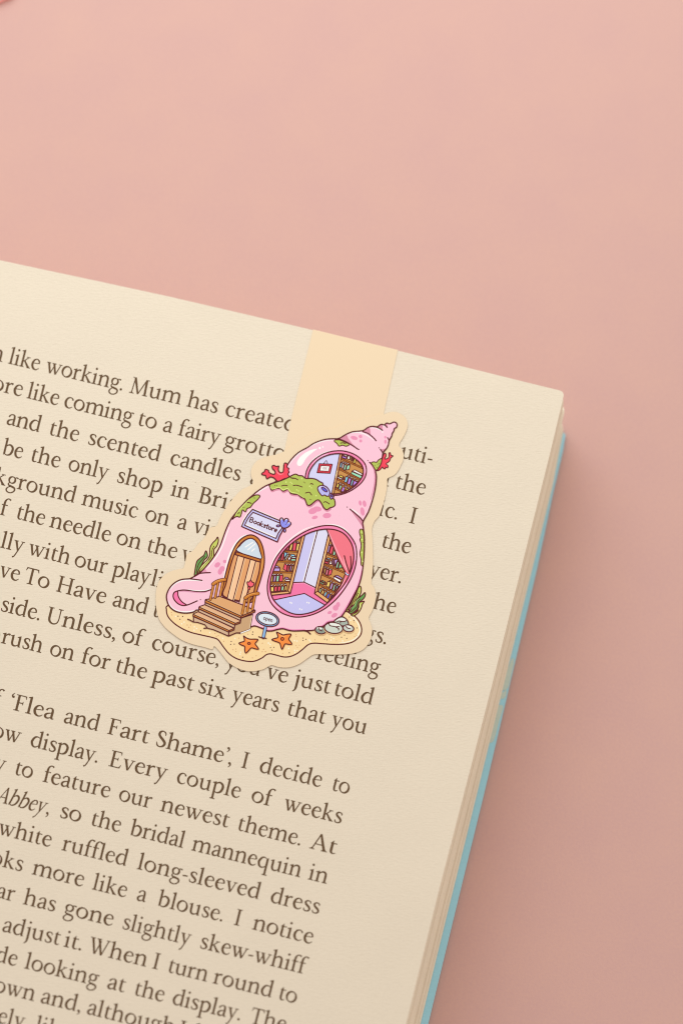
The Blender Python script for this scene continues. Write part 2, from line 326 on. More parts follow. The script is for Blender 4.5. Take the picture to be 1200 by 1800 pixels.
def put_word(mesh, text, start, end, bl, italic=False, z0=ZP + 0.0012, mat=None, size=1.04):
    """start / end: traced positions of the word's two extremes (either may be None); bl: baseline ((x0,y0),(x1,y1),sag)"""
    kx = (0.86 if italic else 1.0) * size
    shear = 0.27 if italic else 0.0
    adv = [G[c][0] * kx for c in text]
    n = len(text)
    e0, e1 = EXT[text[0]][0] * kx, EXT[text[-1]][1] * kx
    nat = sum(adv[:-1]) + e1 - e0
    (x0, y0), (x1, y1) = bl
    d = Vector((x1 - x0, y1 - y0)); d.normalize()
    def u(p): return (Vector(p) - Vector((x0, y0))).dot(d)
    if start and end and n > 1:
        span = u(end) - u(start); tr = (span - nat) / (n - 1)
        if abs(tr) > 0.3:                      # too far off: widen the letters too
            f = 1 + (tr - math.copysign(0.3, tr)) * (n - 1) / nat
            kx *= f; adv = [a * f for a in adv]; e0 *= f; tr = math.copysign(0.3, tr)
        s0 = u(start) - e0
    elif start: tr = 0.35; s0 = u(start) - e0
    else: tr = 0.35; s0 = u(end) - (sum(adv[:-1]) + e1 + tr * (n - 1))
    for c, a in zip(text, adv):
        def q(p, dz):
            gx = p[0] * kx + shear * p[1]; o_ = Vector((x0, y0)) + d * (s0 + gx) + VD * p[1] * size
            return tuple(P(o_.x, o_.y, z0 + dz))
        for k, s in enumerate(SHAPES[c]):
            dz = 0.0004 * (k % 6)
            if s[0] == 'fill': mesh.tri([q(p, dz) for p in s[1]], mat or M_TEXT)
            else: mesh.quads([q(p, dz) for p in s[1]], [q(p, dz) for p in s[2]], mat or M_TEXT, s[3])
        s0 += a + tr

LINES = [
 (((13.7, 638.5), (744, 814)), [("n", None, (4, 635)), ("like", (13.7, 638.7), (70, 641)), ("working.", (82.5, 637.5), (215, 682.5)), ("Mum", (227, 687.5), (317, 708)), ("has", (327.5, 712.5), (383, 717.5)), ("created", (396, 722.5), (519, 752)), ("beauti-", None, (759.4, 809))]),
 (((32, 695.8), (738, 868.8)), [("more", None, (39, 690)), ("like", (46, 700), (102.5, 707.5)), ("coming", (113, 707.5), (236, 727)), ("to", (245, 730), (275.5, 745)), ("a", (285.5, 756), None), ("fairy", (312, 764), (389, 764)), ("grotto", (392, 788), (501, 800)), ("in", None, (682, 858)), ("the", (696, 844), (747, 862))]),
 (((10.5, 745.5), (731, 922)), [("and", (10.5, 746), (69, 757)), ("the", (88, 752), (138, 769)), ("scented", (155, 777.5), (279.5, 807.5)), ("candles", (299.5, 807.5), (422, 840)), ("all", (439, 847), None), ("music.", None, (697, 912)), ("I", (718, 919), None)]),
 (((3, 798), (720, 974)), [("be", (2.5, 797), (40, 797)), ("the", (57, 792.5), (105.5, 814)), ("only", (120, 820), (192.5, 825)), ("shop", (205, 847.5), (285.5, 855)), ("in", (299, 870), (331, 877)), ("Bri", (347, 883), (397.5, 894)), ("stol", (401.5, 892), None), ("the", (669, 962), (720.6, 968))]),
 (((31, 859.5), (704, 1026)), [("back", None, (8.5, 857)), ("ground", (9, 862), (130, 882.5)), ("music", (142, 888), (241, 905)), ("on", (254.5, 910), (295, 924)), ("a", (310, 930), None), ("vinyl", (342, 918), None), ("player.", None, (703.6, 1025))]),
 (((10, 907), (694, 1079.5)), [("of", None, (20, 882)), ("the", (27.5, 911), (77.5, 919)), ("needle", (85, 929), (193, 949)), ("on", (204, 951), (245, 967.5)), ("the", (257, 968), (309, 981)), ("vinyl", (319, 975), None), ("the", None, (694, 1075))]),
 (((5, 963.5), (677, 1133)), [("especially", None, (44, 955)), ("with", (52, 957.5), (121, 991)), ("our", (131, 987.5), (190, 992.5)), ("play", (192.5, 1024), (266, 1010)), ("list", (264, 1027), None), ("evenings.", None, (677.6, 1132))]),
 (((20, 1019), (655, 1184)), [("ve", None, (33, 1019)), ("To", (46, 1002), (86, 1030)), ("Have", (97, 1043), (185, 1057.5)), ("and", (196, 1067.5), (256, 1082)), ("the", (270, 1072), None), ("feeling", (554.5, 1159.5), (669.5, 1170))]),
 (((5, 1075), (652, 1239)), [("side.", (1, 1074), (69, 1089)), ("Unless,", (86, 1069), (201, 1127.5)), ("of", (214.5, 1122.5), (257.5, 1110)), ("course,", (266, 1137.5), (383, 1172.5)), ("you", None, (455, 1189)), ("ve", (470, 1176), (506, 1191)), ("just", (512.5, 1216), (579, 1217)), ("told", (589, 1207.5), (652.5, 1239))]),
 (((2, 1130.5), (640, 1291)), [("b", None, (-3, 1130)), ("rush", (1, 1130), (72.5, 1147.5)), ("on", (87, 1147.5), (128, 1162)), ("for", (141, 1167), (194, 1165)), ("the", (205.5, 1165), (257, 1187.5)), ("past", (263, 1208), (339, 1212.5)), ("six", (348, 1217.5), (394, 1227.5)), ("years", (402.5, 1244), (490, 1245)), ("that", (504, 1252.5), (570.5, 1270)), ("you", (577, 1289), (641, 1290))]),
 (((24, 1248.5), (604, 1395)), [("of", None, (9, 1215)), ("<Flea", (20.5, 1225), (94, 1265.5)), ("and", (111, 1271), (171, 1285.5)), ("Fart", (187.5, 1291), (260, 1306)), ("Shame>,", (273, 1311), (404.5, 1350)), ("I", (423, 1350), None), ("decide", (455, 1355), (564, 1380)), ("to", (582, 1389), (614, 1389))]),
 (((16, 1303), (598, 1448.5)), [("window", None, (38, 1291)), ("display.", (52.5, 1310), (170.5, 1341)), ("Every", (190, 1348), (295, 1356)), ("couple", (310.5, 1370), (423, 1392.5)), ("of", (441, 1405), (485, 1392.5)), ("weeks", (500.6, 1408), (600.6, 1442))]),
 (((28, 1362.5), (588, 1502.5)), [("try", None, (11, 1342)), ("to", (25.5, 1358), (57.5, 1361)), ("feature", (74, 1375.5), (192.5, 1397.5)), ("our", (208, 1404), (267.5, 1407.5)), ("newest", (280.5, 1426), (402, 1447.5)), ("theme.", (417, 1456), (527, 1486)), ("At", (543, 1492), (590, 1499))]),
 (((17, 1415.5), (572, 1554)), [("Abbey", (-9, 1409), (77, 1425), 1), (",", (79, 1436), None), ("so", (105, 1437.5), (142.5, 1437.5)), ("the", (160, 1445), (211, 1459)), ("bridal", (226, 1470), (321, 1492)), ("mannequin", (335, 1497), (527, 1542)), ("in", (540, 1547.6), (573.6, 1554))]),
 (((25, 1474), (552, 1606)), [("white", (-1, 1450), (90, 1481)), ("ruffled", (107.5, 1494.5), (221, 1522)), ("long-sleeved", (240, 1527.5), (454, 1580)), ("dress", (474.4, 1584), (561, 1602))]),
 (((3, 1524), (540, 1658.5)), [("looks", None, (39, 1529)), ("more", (55, 1538), (146, 1555)), ("like", (161, 1564), (222, 1572.5)), ("a", (239, 1584), None), ("blouse.", (275, 1592.5), (390.5, 1619)), ("I", (410.5, 1626), None), ("notice", (442.4, 1634), (548.6, 1656))]),
 (((9, 1582), (530, 1712)), [("collar", None, (26.6, 1572)), ("has", (39.4, 1590), (96.4, 1600)), ("gone", (109.6, 1614), (198, 1624)), ("slightly", (214.4, 1634), (337, 1646)), ("skew-whiff", (351, 1667), (543.6, 1687))]),
 (((4, 1638), (511, 1763)), [("adjust", (3, 1638), (104, 1660)), ("it.", (111, 1664), (142.4, 1670)), ("When", (160, 1648), (256.6, 1699)), ("I", (267, 1702.4), None), ("turn", (294.4, 1707), (363, 1725.6)), ("round", (373, 1729), (476, 1754)), ("to", (488.4, 1756), (521, 1758))]),
 (((6, 1694), (509, 1816.5)), [("side", None, (29, 1694)), ("looking", (42, 1703), (174.6, 1719)), ("at", (187.4, 1738), (218, 1745)), ("the", (235, 1749), (287, 1758)), ("display.", (302.4, 1762), (421, 1794)), ("The", (443, 1776), None)]),
 (((40, 1756), (506, 1869)), [("down", None, (59, 1761)), ("and,", (70, 1765), (139.4, 1784)), ("although", (151, 1786), (305, 1815)), ("I", (312, 1822), None), ("love", (338, 1829), None), ("the", (420, 1850), None)]),
 (((20, 1804.5), (506, 1922)), [("completely", None, (45, 1791)), ("like", (60, 1814), None), ("all", (130, 1831), None)]),
]
for bl, words in LINES:
    for wd in words:
        mesh = Mesh()
        put_word(mesh, wd[0], wd[1], wd[2], bl, italic=len(wd) > 3)
        mesh.build('printed_word', page)
# ------------------------------------------------------------------ the bookmark
mark = empty('bookmark', P(470, 960, ZP), 'die-cut cream bookmark printed with a pink seashell bookstore, its strap folded over the page', 'bookmark')
ZS, ZC = ZP + 0.008, ZP + 0.019
sm = Mesh()
strap_px = [(550, 579.5), (624, 597.5), (699, 615.5), (686, 673), (660, 790), (600, 900), (470, 880), (500.5, 789), (513, 730)]
sm.slab([tuple(P(x, y, ZS)) for x, y in strap_px], 0.004, M_CARD)
# fold over the page edge and down behind the first leaf
e = [P(550, 580, ZS), P(624, 598, ZS), P(699, 616, ZS)]
fa = [(p.x, p.y, ZS) for p in e]; fb = [(p.x + .004, p.y + 0.012, ZS - 0.004) for p in e]
fc = [(p.x + .004, p.y + 0.014, ZP - 0.022) for p in e]; fd = [(p.x - .1, p.y - .5, ZP - 0.0195) for p in e]
for q0, q1 in ((fa, fb), (fb, fc), (fc, fd)): sm.quads(q0, q1, M_CARD)
sm.build('strap', mark)

TILES = {'A': (270, 720, 2.6087), 'B': (280, 980, 6), 'C': (340, 860, 6), 'D': (450, 730, 6), 'E': (540, 720, 6), 'F': (460, 900, 6), 'G': (460, 1000, 6),
         'a': (470, 920, 12), 'b': (550, 920, 12), 'c': (470, 1000, 12), 'd': (550, 1000, 12), 'e': (530, 790, 10), 'f': (340, 1030, 8.571), 'g': (420, 880, 10), 'h': (590, 1020, 12), 'X': (0, 0, 1)}
def T(t, pts):
    ox, oy, s = TILES[t]
    return [(ox + p[0] / s, oy + p[1] / s) for p in pts]
PART = {}
OUT = (98, 36, 40)
GRID = {}
def lay(polys):
    """printing order: a shape lies one ink layer above whatever it overlaps; polys are small convex pieces"""
    cells = set()
    for q in polys:
        xs = [p[0] for p in q]; ys = [p[1] for p in q]
        for i in range(int(min(xs) / 1.6), int(max(xs) / 1.6) + 1):
            for j in range(int(min(ys) / 1.6), int(max(ys) / 1.6) + 1): cells.add((i, j))
    l = 1 + max((GRID.get(c, 0) for c in cells), default=0)
    for c in cells: GRID[c] = l
    return ZC + 0.0003 + l * 0.00007
def tris_of(loops):
    allp = [p for l in loops for p in l]
    return [[allp[q] for q in t] for t in tessellate_polygon([[Vector((p[0], p[1], 0)) for p in l] for l in loops])]
def split_tri(t, out):
    xs = [p[0] for p in t]; ys = [p[1] for p in t]
    if max(max(xs) - min(xs), max(ys) - min(ys)) < 5: out.append(t); return
    a, b, c = t; ab = ((a[0]+b[0])/2, (a[1]+b[1])/2); bc = ((c[0]+b[0])/2, (c[1]+b[1])/2); ca = ((a[0]+c[0])/2, (a[1]+c[1])/2)
    for q in ((a, ab, ca), (ab, b, bc), (ca, bc, c), (ab, bc, ca)): split_tri(q, out)
def lay_fill(loops):
    out = []
    for t in tris_of(loops): split_tri(t, out)
    return lay(out)
def lay_strip(A, B, closed=False):
    n = len(A); out = []
    for i in range(n if closed else n - 1):
        j = (i + 1) % n; k = max(1, int(math.hypot(A[j][0]-A[i][0], A[j][1]-A[i][1]) / 4))
        for q in range(k):
            f0, f1 = q / k, (q + 1) / k
            L_ = lambda P0, P1, f: (P0[0] + (P1[0]-P0[0]) * f, P0[1] + (P1[1]-P0[1]) * f)
            out.append([L_(A[i], A[j], f0), L_(A[i], A[j], f1), L_(B[i], B[j], f0), L_(B[i], B[j], f1)])
    return lay(out)
def W3(pts, z): return [tuple(P(x, y, z)) for x, y in pts]
def part(name):
    PART['cur'] = name
    if name not in PART: PART[name] = Mesh()
    return PART[name]
def line(pts, w_=2.0, c=OUT, closed=False, smooth=True, taper=False, n=5):
    pts = list(pts)
    if c == OUT and w_ < 3: w_ = w_ * 1.1 + 0.08
    if smooth and len(pts) > 2: pts = spline(pts, closed, n)
    N = len(pts)
    if taper: cc = [(x, y, w_ * max(0.12, math.sin(math.pi * (0.04 + 0.92 * i / (N - 1))) ** 0.6)) for i, (x, y) in enumerate(pts)]
    else: cc = [(x, y, w_) for x, y in pts]
    A, B = rails(cc, closed); z = lay_strip(A, B, closed)
    m = PART[PART['cur']]
    m.quads(W3(A, z), W3(B, z), flat(c), closed)
    if not closed and not taper:
        for (x, y) in (pts[0], pts[-1]):       # round caps
            cap_pts = [(x + w_ / 2 * math.cos(k * math.pi / 4), y + w_ / 2 * math.sin(k * math.pi / 4)) for k in range(8)]
            m.tri(W3(cap_pts, lay([cap_pts])), flat(c))
def fill(pts, c, ow=2.0, smooth=True, n=5, oc=OUT):
    if smooth: pts = spline(pts, True, n)
    m = PART[PART['cur']]; m.tri(W3(pts, lay_fill([pts])), flat(c))
    if ow: line(pts, ow, oc, closed=True, smooth=False)
def poly(pts, c, ow=1.5): 
    m = PART[PART['cur']]; m.tri(W3(pts, lay_fill([pts])), flat(c))
    if ow:
        for i in range(len(pts)): line([pts[i], pts[(i + 1) % len(pts)]], ow, OUT, smooth=False)
def ell(cx, cy, rx, ry, rot=0, n=20):
    r = math.radians(rot)
    return [(cx + rx * math.cos(a) * math.cos(r) - ry * math.sin(a) * math.sin(r), cy + rx * math.cos(a) * math.sin(r) + ry * math.sin(a) * math.cos(r)) for a in [2 * math.pi * k / n for k in range(n)]]
def blob(t, cx, cy, rx, ry, rot, c, ow=0): fill(T(t, ell(cx, cy, rx, ry, rot)), c, ow, smooth=False)
def dot(t, x, y, r, c=OUT): fill(T(t, ell(x, y, r, r, 0, 10)), c, 0, smooth=False)
WHITE = (255, 255, 255)

# ---- the die-cut card
A_ = T
cut = (T('E', [(815, 45), (890, 22), (960, 32), (1030, 82), (1057, 150), (1045, 215), (1010, 290), (975, 345), (968, 385), (1000, 425), (1015, 475), (1008, 535), (985, 585), (958, 640), (915, 690), (845, 725), (843, 780), (830, 870), (810, 960), (785, 1040), (757, 1120)]) +
       T('F', [(1192, 90), (1166, 150), (1160, 210), (1168, 330), (1172, 480), (1170, 600), (1155, 720), (1156, 762), (1182, 795), (1197, 850), (1200, 905), (1186, 980), (1160, 1050), (1130, 1105), (1130, 1135)]) +
       T('G', [(1148, 580), (1163, 640), (1155, 715), (1130, 780), (1075, 845), (1000, 882), (900, 900), (740, 905), (620, 900), (545, 905), (475, 948), (400, 1000), (320, 1032), (240, 1042), (160, 1032), (105, 1016), (50, 1040)]) +
       T('A', [(500, 1192), (450, 1201), (400, 1192), (345, 1162), (305, 1112), (278, 1085)]) +
       T('B', [(560, 968), (480, 947), (350, 915), (240, 872), (150, 812), (70, 745), (10, 672), (-20, 600), (-36, 500), (-38, 400), (-28, 320), (0, 245), (55, 185), (125, 145), (200, 125), (255, 112)]) +
       T('C', [(-85, 760), (-72, 700), (-40, 668), (0, 645), (25, 612), (55, 572), (92, 540), (122, 505), (142, 460), (165, 415), (195, 398), (235, 390), (255, 368), (272, 320), (322, 230), (372, 152), (440, 72), (505, 8)]) +
       T('A', [(440, 350), (456, 332), (446, 300), (450, 268), (468, 240), (498, 222), (530, 212), (565, 205), (600, 190)]) +
       T('D', [(310, 372), (345, 340), (420, 285), (520, 225), (640, 172), (760, 142), (840, 130), (900, 95), (980, 65), (1080, 50), (1140, 20), (1220, 8)]) +
       [(661, 729), (672, 728)])
cm = Mesh(); cm.slab(W3(spline(cut, True, 3), ZC), 0.010, M_CARD); cm.build('card', mark)

# ---- sand
part('printed_sand')
SAND = (253, 224, 172)
sand = (T('B', [(95, 505), (75, 550), (90, 620), (150, 690), (230, 745), (330, 790), (450, 820), (560, 845), (620, 870), (680, 950), (740, 1020), (820, 1070), (920, 1095), (1000, 1095), (1080, 1062)]) +
        T('G', [(45, 908), (90, 897), (150, 910), (230, 930), (300, 925), (370, 895), (430, 850), (490, 800), (550, 785), (640, 790), (750, 797), (860, 795), (950, 775), (1010, 735), (1045, 690), (1052, 630), (1035, 570), (1000, 520), (950, 480), (880, 445), (700, 380)]) + T('B', [(900, 500), (300, 430)]))
fill(sand, SAND, 2.0)
line(T('G', [(905, 470), (960, 510), (1010, 570), (1035, 640), (1020, 690), (980, 740), (900, 772), (810, 783)]), 2.4, (255, 252, 232), taper=True)

# ---- seaweed either side, behind the shell
part('printed_seaweed')
YG, GR = (202, 214, 106), (104, 164, 88)
fill(T('C', [(10, 912), (15, 860), (25, 800), (40, 755), (80, 720), (110, 695), (130, 650), (145, 680), (145, 715), (115, 745), (90, 790), (60, 850), (40, 890)]), GR, 1.8)
fill(T('C', [(38, 892), (80, 810), (140, 750), (170, 700), (175, 620), (200, 570), (235, 535), (255, 505), (262, 550), (245, 600), (215, 640), (215, 710), (195, 760), (130, 830), (60, 880)]), YG, 1.8)
line(T('C', [(30, 880), (55, 790), (100, 735), (118, 710)]), 1.3); line(T('C', [(60, 870), (120, 790), (185, 720), (195, 650), (215, 600)]), 1.3)
line(T('C', [(70, 850), (110, 795), (160, 745)]), 1.6, (235, 240, 160), taper=True)
part('printed_seaweed.right')
fill(T('h', [(205, 650), (270, 560), (330, 480), (380, 380), (430, 280), (470, 170), (510, 125), (535, 170), (530, 260), (490, 350), (440, 410), (400, 500), (300, 580), (265, 660)]), YG, 1.8)
fill(T('h', [(320, 715), (430, 660), (480, 600), (490, 480), (530, 460), (600, 445), (560, 510), (530, 600), (480, 680), (400, 745), (350, 755)]), YG, 1.8)
fill(T('h', [(285, 690), (330, 590), (400, 530), (430, 420), (500, 360), (560, 310), (610, 262), (625, 300), (600, 370), (540, 430), (490, 470), (470, 570), (420, 640), (330, 705)]), GR, 1.8)
line(T('h', [(320, 670), (400, 600), (450, 540), (460, 450), (510, 400)]), 1.4); line(T('h', [(330, 600), (400, 530), (440, 440), (500, 385)]), 1.2, (165, 220, 140), taper=True)
line(T('h', [(240, 640), (330, 530), (410, 400), (470, 270)]), 1.4); line(T('h', [(340, 730), (420, 690), (470, 650)]), 1.3)
line(T('h', [(500, 500), (510, 560), (480, 620)]), 1.5, (240, 245, 170), taper=True); dot('h', 487, 233, 8); dot('h', 478, 636, 8)

# ---- corals
part('printed_coral.right')
RED = (247, 76, 98)
fill(T('E', [(785, 530), (800, 480), (815, 460), (828, 465), (830, 490), (815, 520), (845, 515), (860, 495), (860, 457), (874, 455), (880, 480), (905, 488), (880, 510), (865, 545), (830, 570), (850, 590), (845, 615), (825, 605), (820, 625), (800, 620), (790, 605), (765, 635), (730, 643), (760, 590)]), RED, 1.6, n=3)

# ---- what shows through the two round windows
BOOKC = {'r': (240, 88, 112), 'y': (247, 222, 120), 'l': (196, 170, 236), 'm': (160, 232, 196), 's': (134, 214, 240), 'w': WHITE, 'c': (190, 240, 244), 'p': (250, 150, 168), 'v': (190, 140, 240), 'b': (104, 122, 236), 't': (104, 170, 190), 'n': (60, 80, 180), 'k': (120, 200, 150), 'Y': (240, 226, 100)}
def books(tile, items, ow=1.35):
    for it in items:
        poly(T(tile, it[1]), BOOKC[it[0]], ow)
def tops(tile, items, dx=42, dy=22, ow=1.1):
    for x, y in items:
        poly(T(tile, [(x, y), (x + dx * .62, y - dy * .2), (x + dx, y + dy * .8), (x + dx * .38, y + dy)]), WHITE, ow)
BROWN, SHELF, POST = (205, 148, 84), (176, 106, 36), (236, 180, 118)
part('printed_window_scene')
fill(T('F', [(455, 230), (590, 188), (445, 745), (325, 748)]), (209, 207, 254), 0, smooth=False)
fill(T('F', [(590, 170), (700, 165), (705, 240), (560, 800), (445, 742)]), (228, 228, 255), 0, smooth=False)
line(T('F', [(577, 195), (436, 730)]), 1.6, WHITE, smooth=False)
fill(T('F', [(325, 745), (445, 740), (575, 805), (560, 860), (700, 960), (660, 990), (450, 860), (110, 935), (80, 880), (290, 855)]), (248, 126, 178), 0, smooth=False)
line(T('F', [(330, 752), (445, 749), (560, 806)]), 1.1, (255, 176, 214), smooth=False)
fill(T('F', [(115, 932), (450, 860), (680, 992), (600, 1090), (380, 1110), (160, 1060)]), (203, 203, 255), 0, smooth=False)
for l_ in ([(455, 225), (320, 745)], [(592, 180), (445, 742)], [(320, 745), (445, 740), (565, 798)], [(115, 932), (450, 860), (680, 990)]): line(T('F', l_), 1.7, smooth=False)
for x, y in ((300, 956), (314, 962), (478, 955), (498, 960), (400, 1024), (420, 1031)): blob('F', x, y, 6, 9, 20, WHITE)
part('printed_bookcase')
poly(T('F', [(455, 225), (290, 855), (85, 875), (70, 790), (140, 550), (290, 325)]), BROWN, 0)
for l_ in ([(225, 412), (388, 420)], [(150, 520), (362, 528)], [(100, 633), (338, 640)], [(80, 747), (312, 741)]):
    line(T('F', l_), 3.6, smooth=False); line(T('F', l_), 1.6, SHELF, smooth=False)
books('a', [('r', [(375, 560), (440, 560), (460, 470), (425, 480)]), ('y', [(455, 565), (505, 570), (545, 400), (495, 420)]), ('r', [(525, 575), (590, 578), (612, 412), (550, 408)]), ('y', [(600, 578), (645, 580), (680, 430), (625, 425)]),
            ('t', [(220, 780), (262, 780), (285, 680), (270, 660)]), ('r', [(285, 780), (325, 780), (345, 640), (315, 625)]), ('s', [(345, 740), (360, 600), (425, 630), (380, 700)]), ('c', [(355, 770), (385, 770), (460, 650), (430, 640)]), ('w', [(425, 765), (470, 775), (495, 720), (455, 705)]),
            ('s', [(495, 700), (600, 700), (560, 655), (480, 650)]), ('c', [(505, 735), (600, 738), (600, 705), (510, 702)]), ('m', [(490, 792), (590, 792), (595, 748), (500, 748)]),
            ('l', [(115, 1010), (255, 1012), (268, 945), (130, 942)]), ('l', [(140, 932), (265, 940), (215, 898), (150, 898)]), ('r', [(330, 960), (400, 1008), (415, 890), (365, 845)]), ('r', [(408, 1005), (440, 1005), (462, 890), (430, 890)]), ('l', [(468, 1005), (495, 1005), (510, 895), (480, 895)]), ('y', [(502, 1005), (530, 1005), (556, 895), (530, 895)])])
tops('a', [(552, 385), (612, 385), (408, 630), (465, 690), (385, 855), (440, 855), (500, 855)], 52, 26)
books('c', [('y', [(66, 275), (102, 275), (120, 140), (85, 140)]), ('l', [(122, 272), (160, 272), (182, 145), (140, 145)]), ('m', [(182, 270), (235, 270), (248, 140), (195, 140)]), ('r', [(250, 268), (312, 268), (326, 135), (265, 135)]), ('w', [(375, 262), (475, 258), (478, 225), (378, 225)]), ('l', [(355, 212), (468, 216), (430, 180), (365, 176)]),
            ('y', [(72, 482), (132, 480), (132, 380), (68, 380)]), ('r', [(145, 477), (198, 475), (207, 372), (150, 374)]), ('r', [(213, 472), (268, 468), (278, 368), (224, 370)]), ('m', [(288, 462), (332, 460), (347, 366), (300, 366)]), ('y', [(358, 458), (392, 456), (408, 358), (370, 358)])])
tops('c', [(95, 112), (135, 108), (190, 106), (262, 106), (340, 208), (60, 340), (128, 336), (202, 330), (278, 325), (348, 320)], 56, 26)
poly(T('F', [(430, 232), (460, 222), (300, 862), (275, 835)]), POST, 1.6); poly(T('F', [(85, 855), (280, 835), (297, 858), (95, 880)]), POST, 1.6)
poly(T('F', [(703, 230), (555, 860), (700, 970), (900, 760), (900, 560), (800, 400)]), BROWN, 0)
for l_ in ([(680, 440), (830, 498)], [(655, 550), (890, 648)], [(625, 655), (860, 760)], [(605, 765), (790, 862)]):
    line(T('F', l_), 3.6, smooth=False); line(T('F', l_), 1.6, SHELF, smooth=False)
books('b', [('l', [(285, 605), (325, 620), (367, 470), (325, 460)]), ('r', [(342, 635), (395, 652), (437, 488), (385, 476)]), ('m', [(415, 668), (458, 680), (485, 600), (455, 525)]),
            ('s', [(275, 740), (350, 768), (390, 750), (310, 725)]), ('c', [(252, 752), (332, 784), (335, 806), (248, 778)]), ('r', [(240, 795), (327, 825), (325, 860), (232, 828)]), ('w', [(342, 862), (398, 868), (398, 815), (355, 815)]),
            ('l', [(402, 770), (426, 765), (447, 910), (425, 900)]), ('l', [(448, 775), (528, 752), (465, 900)]), ('m', [(478, 930), (515, 950), (547, 815), (515, 805)]), ('k', [(528, 948), (575, 822), (630, 934)]),
            ('c', [(186, 1035), (210, 1047), (227, 937), (203, 930)]), ('y', [(228, 1056), (250, 1066), (277, 958), (250, 950)]), ('p', [(262, 1082), (300, 1095), (325, 982), (290, 970)]), ('r', [(318, 1098), (380, 1082), (408, 975), (338, 988)])])
tops('b', [(335, 442), (395, 455), (345, 792), (412, 740), (525, 790), (232, 912), (280, 935), (335, 962)], 58, 24)
books('d', [('w', [(440, 160), (592, 238), (575, 295), (433, 208)]), ('l', [(450, 152), (510, 134), (618, 195), (605, 225)]), ('k', [(142, 265), (228, 305), (218, 335), (138, 292)]), ('k', [(168, 255), (195, 240), (272, 285), (240, 295)]), ('w', [(238, 335), (270, 298), (268, 330)]),
            ('y', [(278, 365), (335, 392), (367, 282), (315, 262)]), ('l', [(348, 422), (388, 438), (427, 312), (388, 298)]), ('m', [(408, 458), (442, 468), (478, 338), (448, 326)]), ('t', [(458, 480), (540, 370), (495, 358)]),
            ('m', [(117, 500), (147, 514), (182, 427), (150, 412)]), ('y', [(162, 536), (197, 552), (237, 462), (205, 447)]), ('s', [(217, 577), (258, 592), (300, 497), (262, 482)]), ('b', [(277, 617), (318, 638), (360, 537), (322, 522)]), ('n', [(355, 650), (420, 560), (388, 552)])])
tops('d', [(352, 250), (405, 280), (468, 312), (520, 342), (172, 402), (232, 432), (292, 470), (345, 512)], 58, 24)
poly(T('F', [(700, 238), (726, 262), (586, 835), (555, 860)]), POST, 1.6); poly(T('F', [(555, 860), (586, 835), (715, 927), (690, 958)]), POST, 1.6)
line(T('F', [(665, 440), (632, 590)]), 1.3, (252, 232, 176), smooth=False)
part('printed_curtain')
CUR = (246, 124, 142)
fill(T('F', [(685, 160), (790, 170), (880, 215), (940, 280), (985, 370), (990, 470), (965, 600), (925, 665), (885, 640), (805, 490), (740, 330), (705, 235)]), CUR, 1.8, n=4)
line(T('F', [(702, 205), (755, 330), (820, 470), (905, 635)]), 2.4, (255, 172, 188), taper=True)
fill(T('F', [(880, 660), (925, 682), (900, 770), (830, 880), (720, 985), (670, 1000), (690, 960), (780, 850), (845, 750)]), CUR, 1.8)
line(T('F', [(878, 690), (840, 790), (760, 900)]), 2.0, (255, 172, 188), taper=True)
for l_ in ([(870, 462), (893, 550), (925, 642)], [(935, 467), (940, 550), (928, 640)]): line(T('F', l_), 1.8)
line(T('F', [(858, 480), (875, 545), (903, 610)]), 1.2, (255, 190, 200), taper=True)
line(T('F', [(882, 642), (900, 660), (922, 668)]), 3.6); line(T('F', [(884, 643), (900, 659), (920, 666)]), 2.0, (206, 214, 255))
part('printed_upper_window_scene')
fill(T('e', [(100, 520), (110, 400), (200, 240), (400, 90), (680, 50), (700, 80), (550, 790), (400, 800), (150, 640)]), (217, 218, 255), 0, smooth=False)
line(T('e', [(390, 245), (435, 188), (457, 247)]), 1.4, smooth=False)
poly(T('e', [(310, 250), (538, 260), (500, 420), (272, 408)]), (226, 66, 84), 1.5)
poly(T('e', [(338, 283), (495, 291), (474, 384), (316, 375)]), WHITE, 1.2)
for a_, b_ in (((368, 318), (448, 321)), ((365, 334), (440, 338)), ((378, 348), (444, 350))): line(T('e', [a_, ((a_[0] + b_[0]) / 2, a_[1] - 3), b_]), 0.7, (150, 120, 130))
part('printed_upper_bookcase')
poly(T('e', [(705, 50), (900, 60), (1120, 250), (1110, 480), (950, 680), (700, 800), (555, 800)]), BROWN, 0)
for l_ in ([(705, 165), (1090, 335)], [(665, 345), (1050, 535)], [(625, 515), (900, 675)], [(580, 678), (720, 748)]):
    line(T('e', l_), 3.8, smooth=False); line(T('e', l_), 1.7, SHELF, smooth=False)
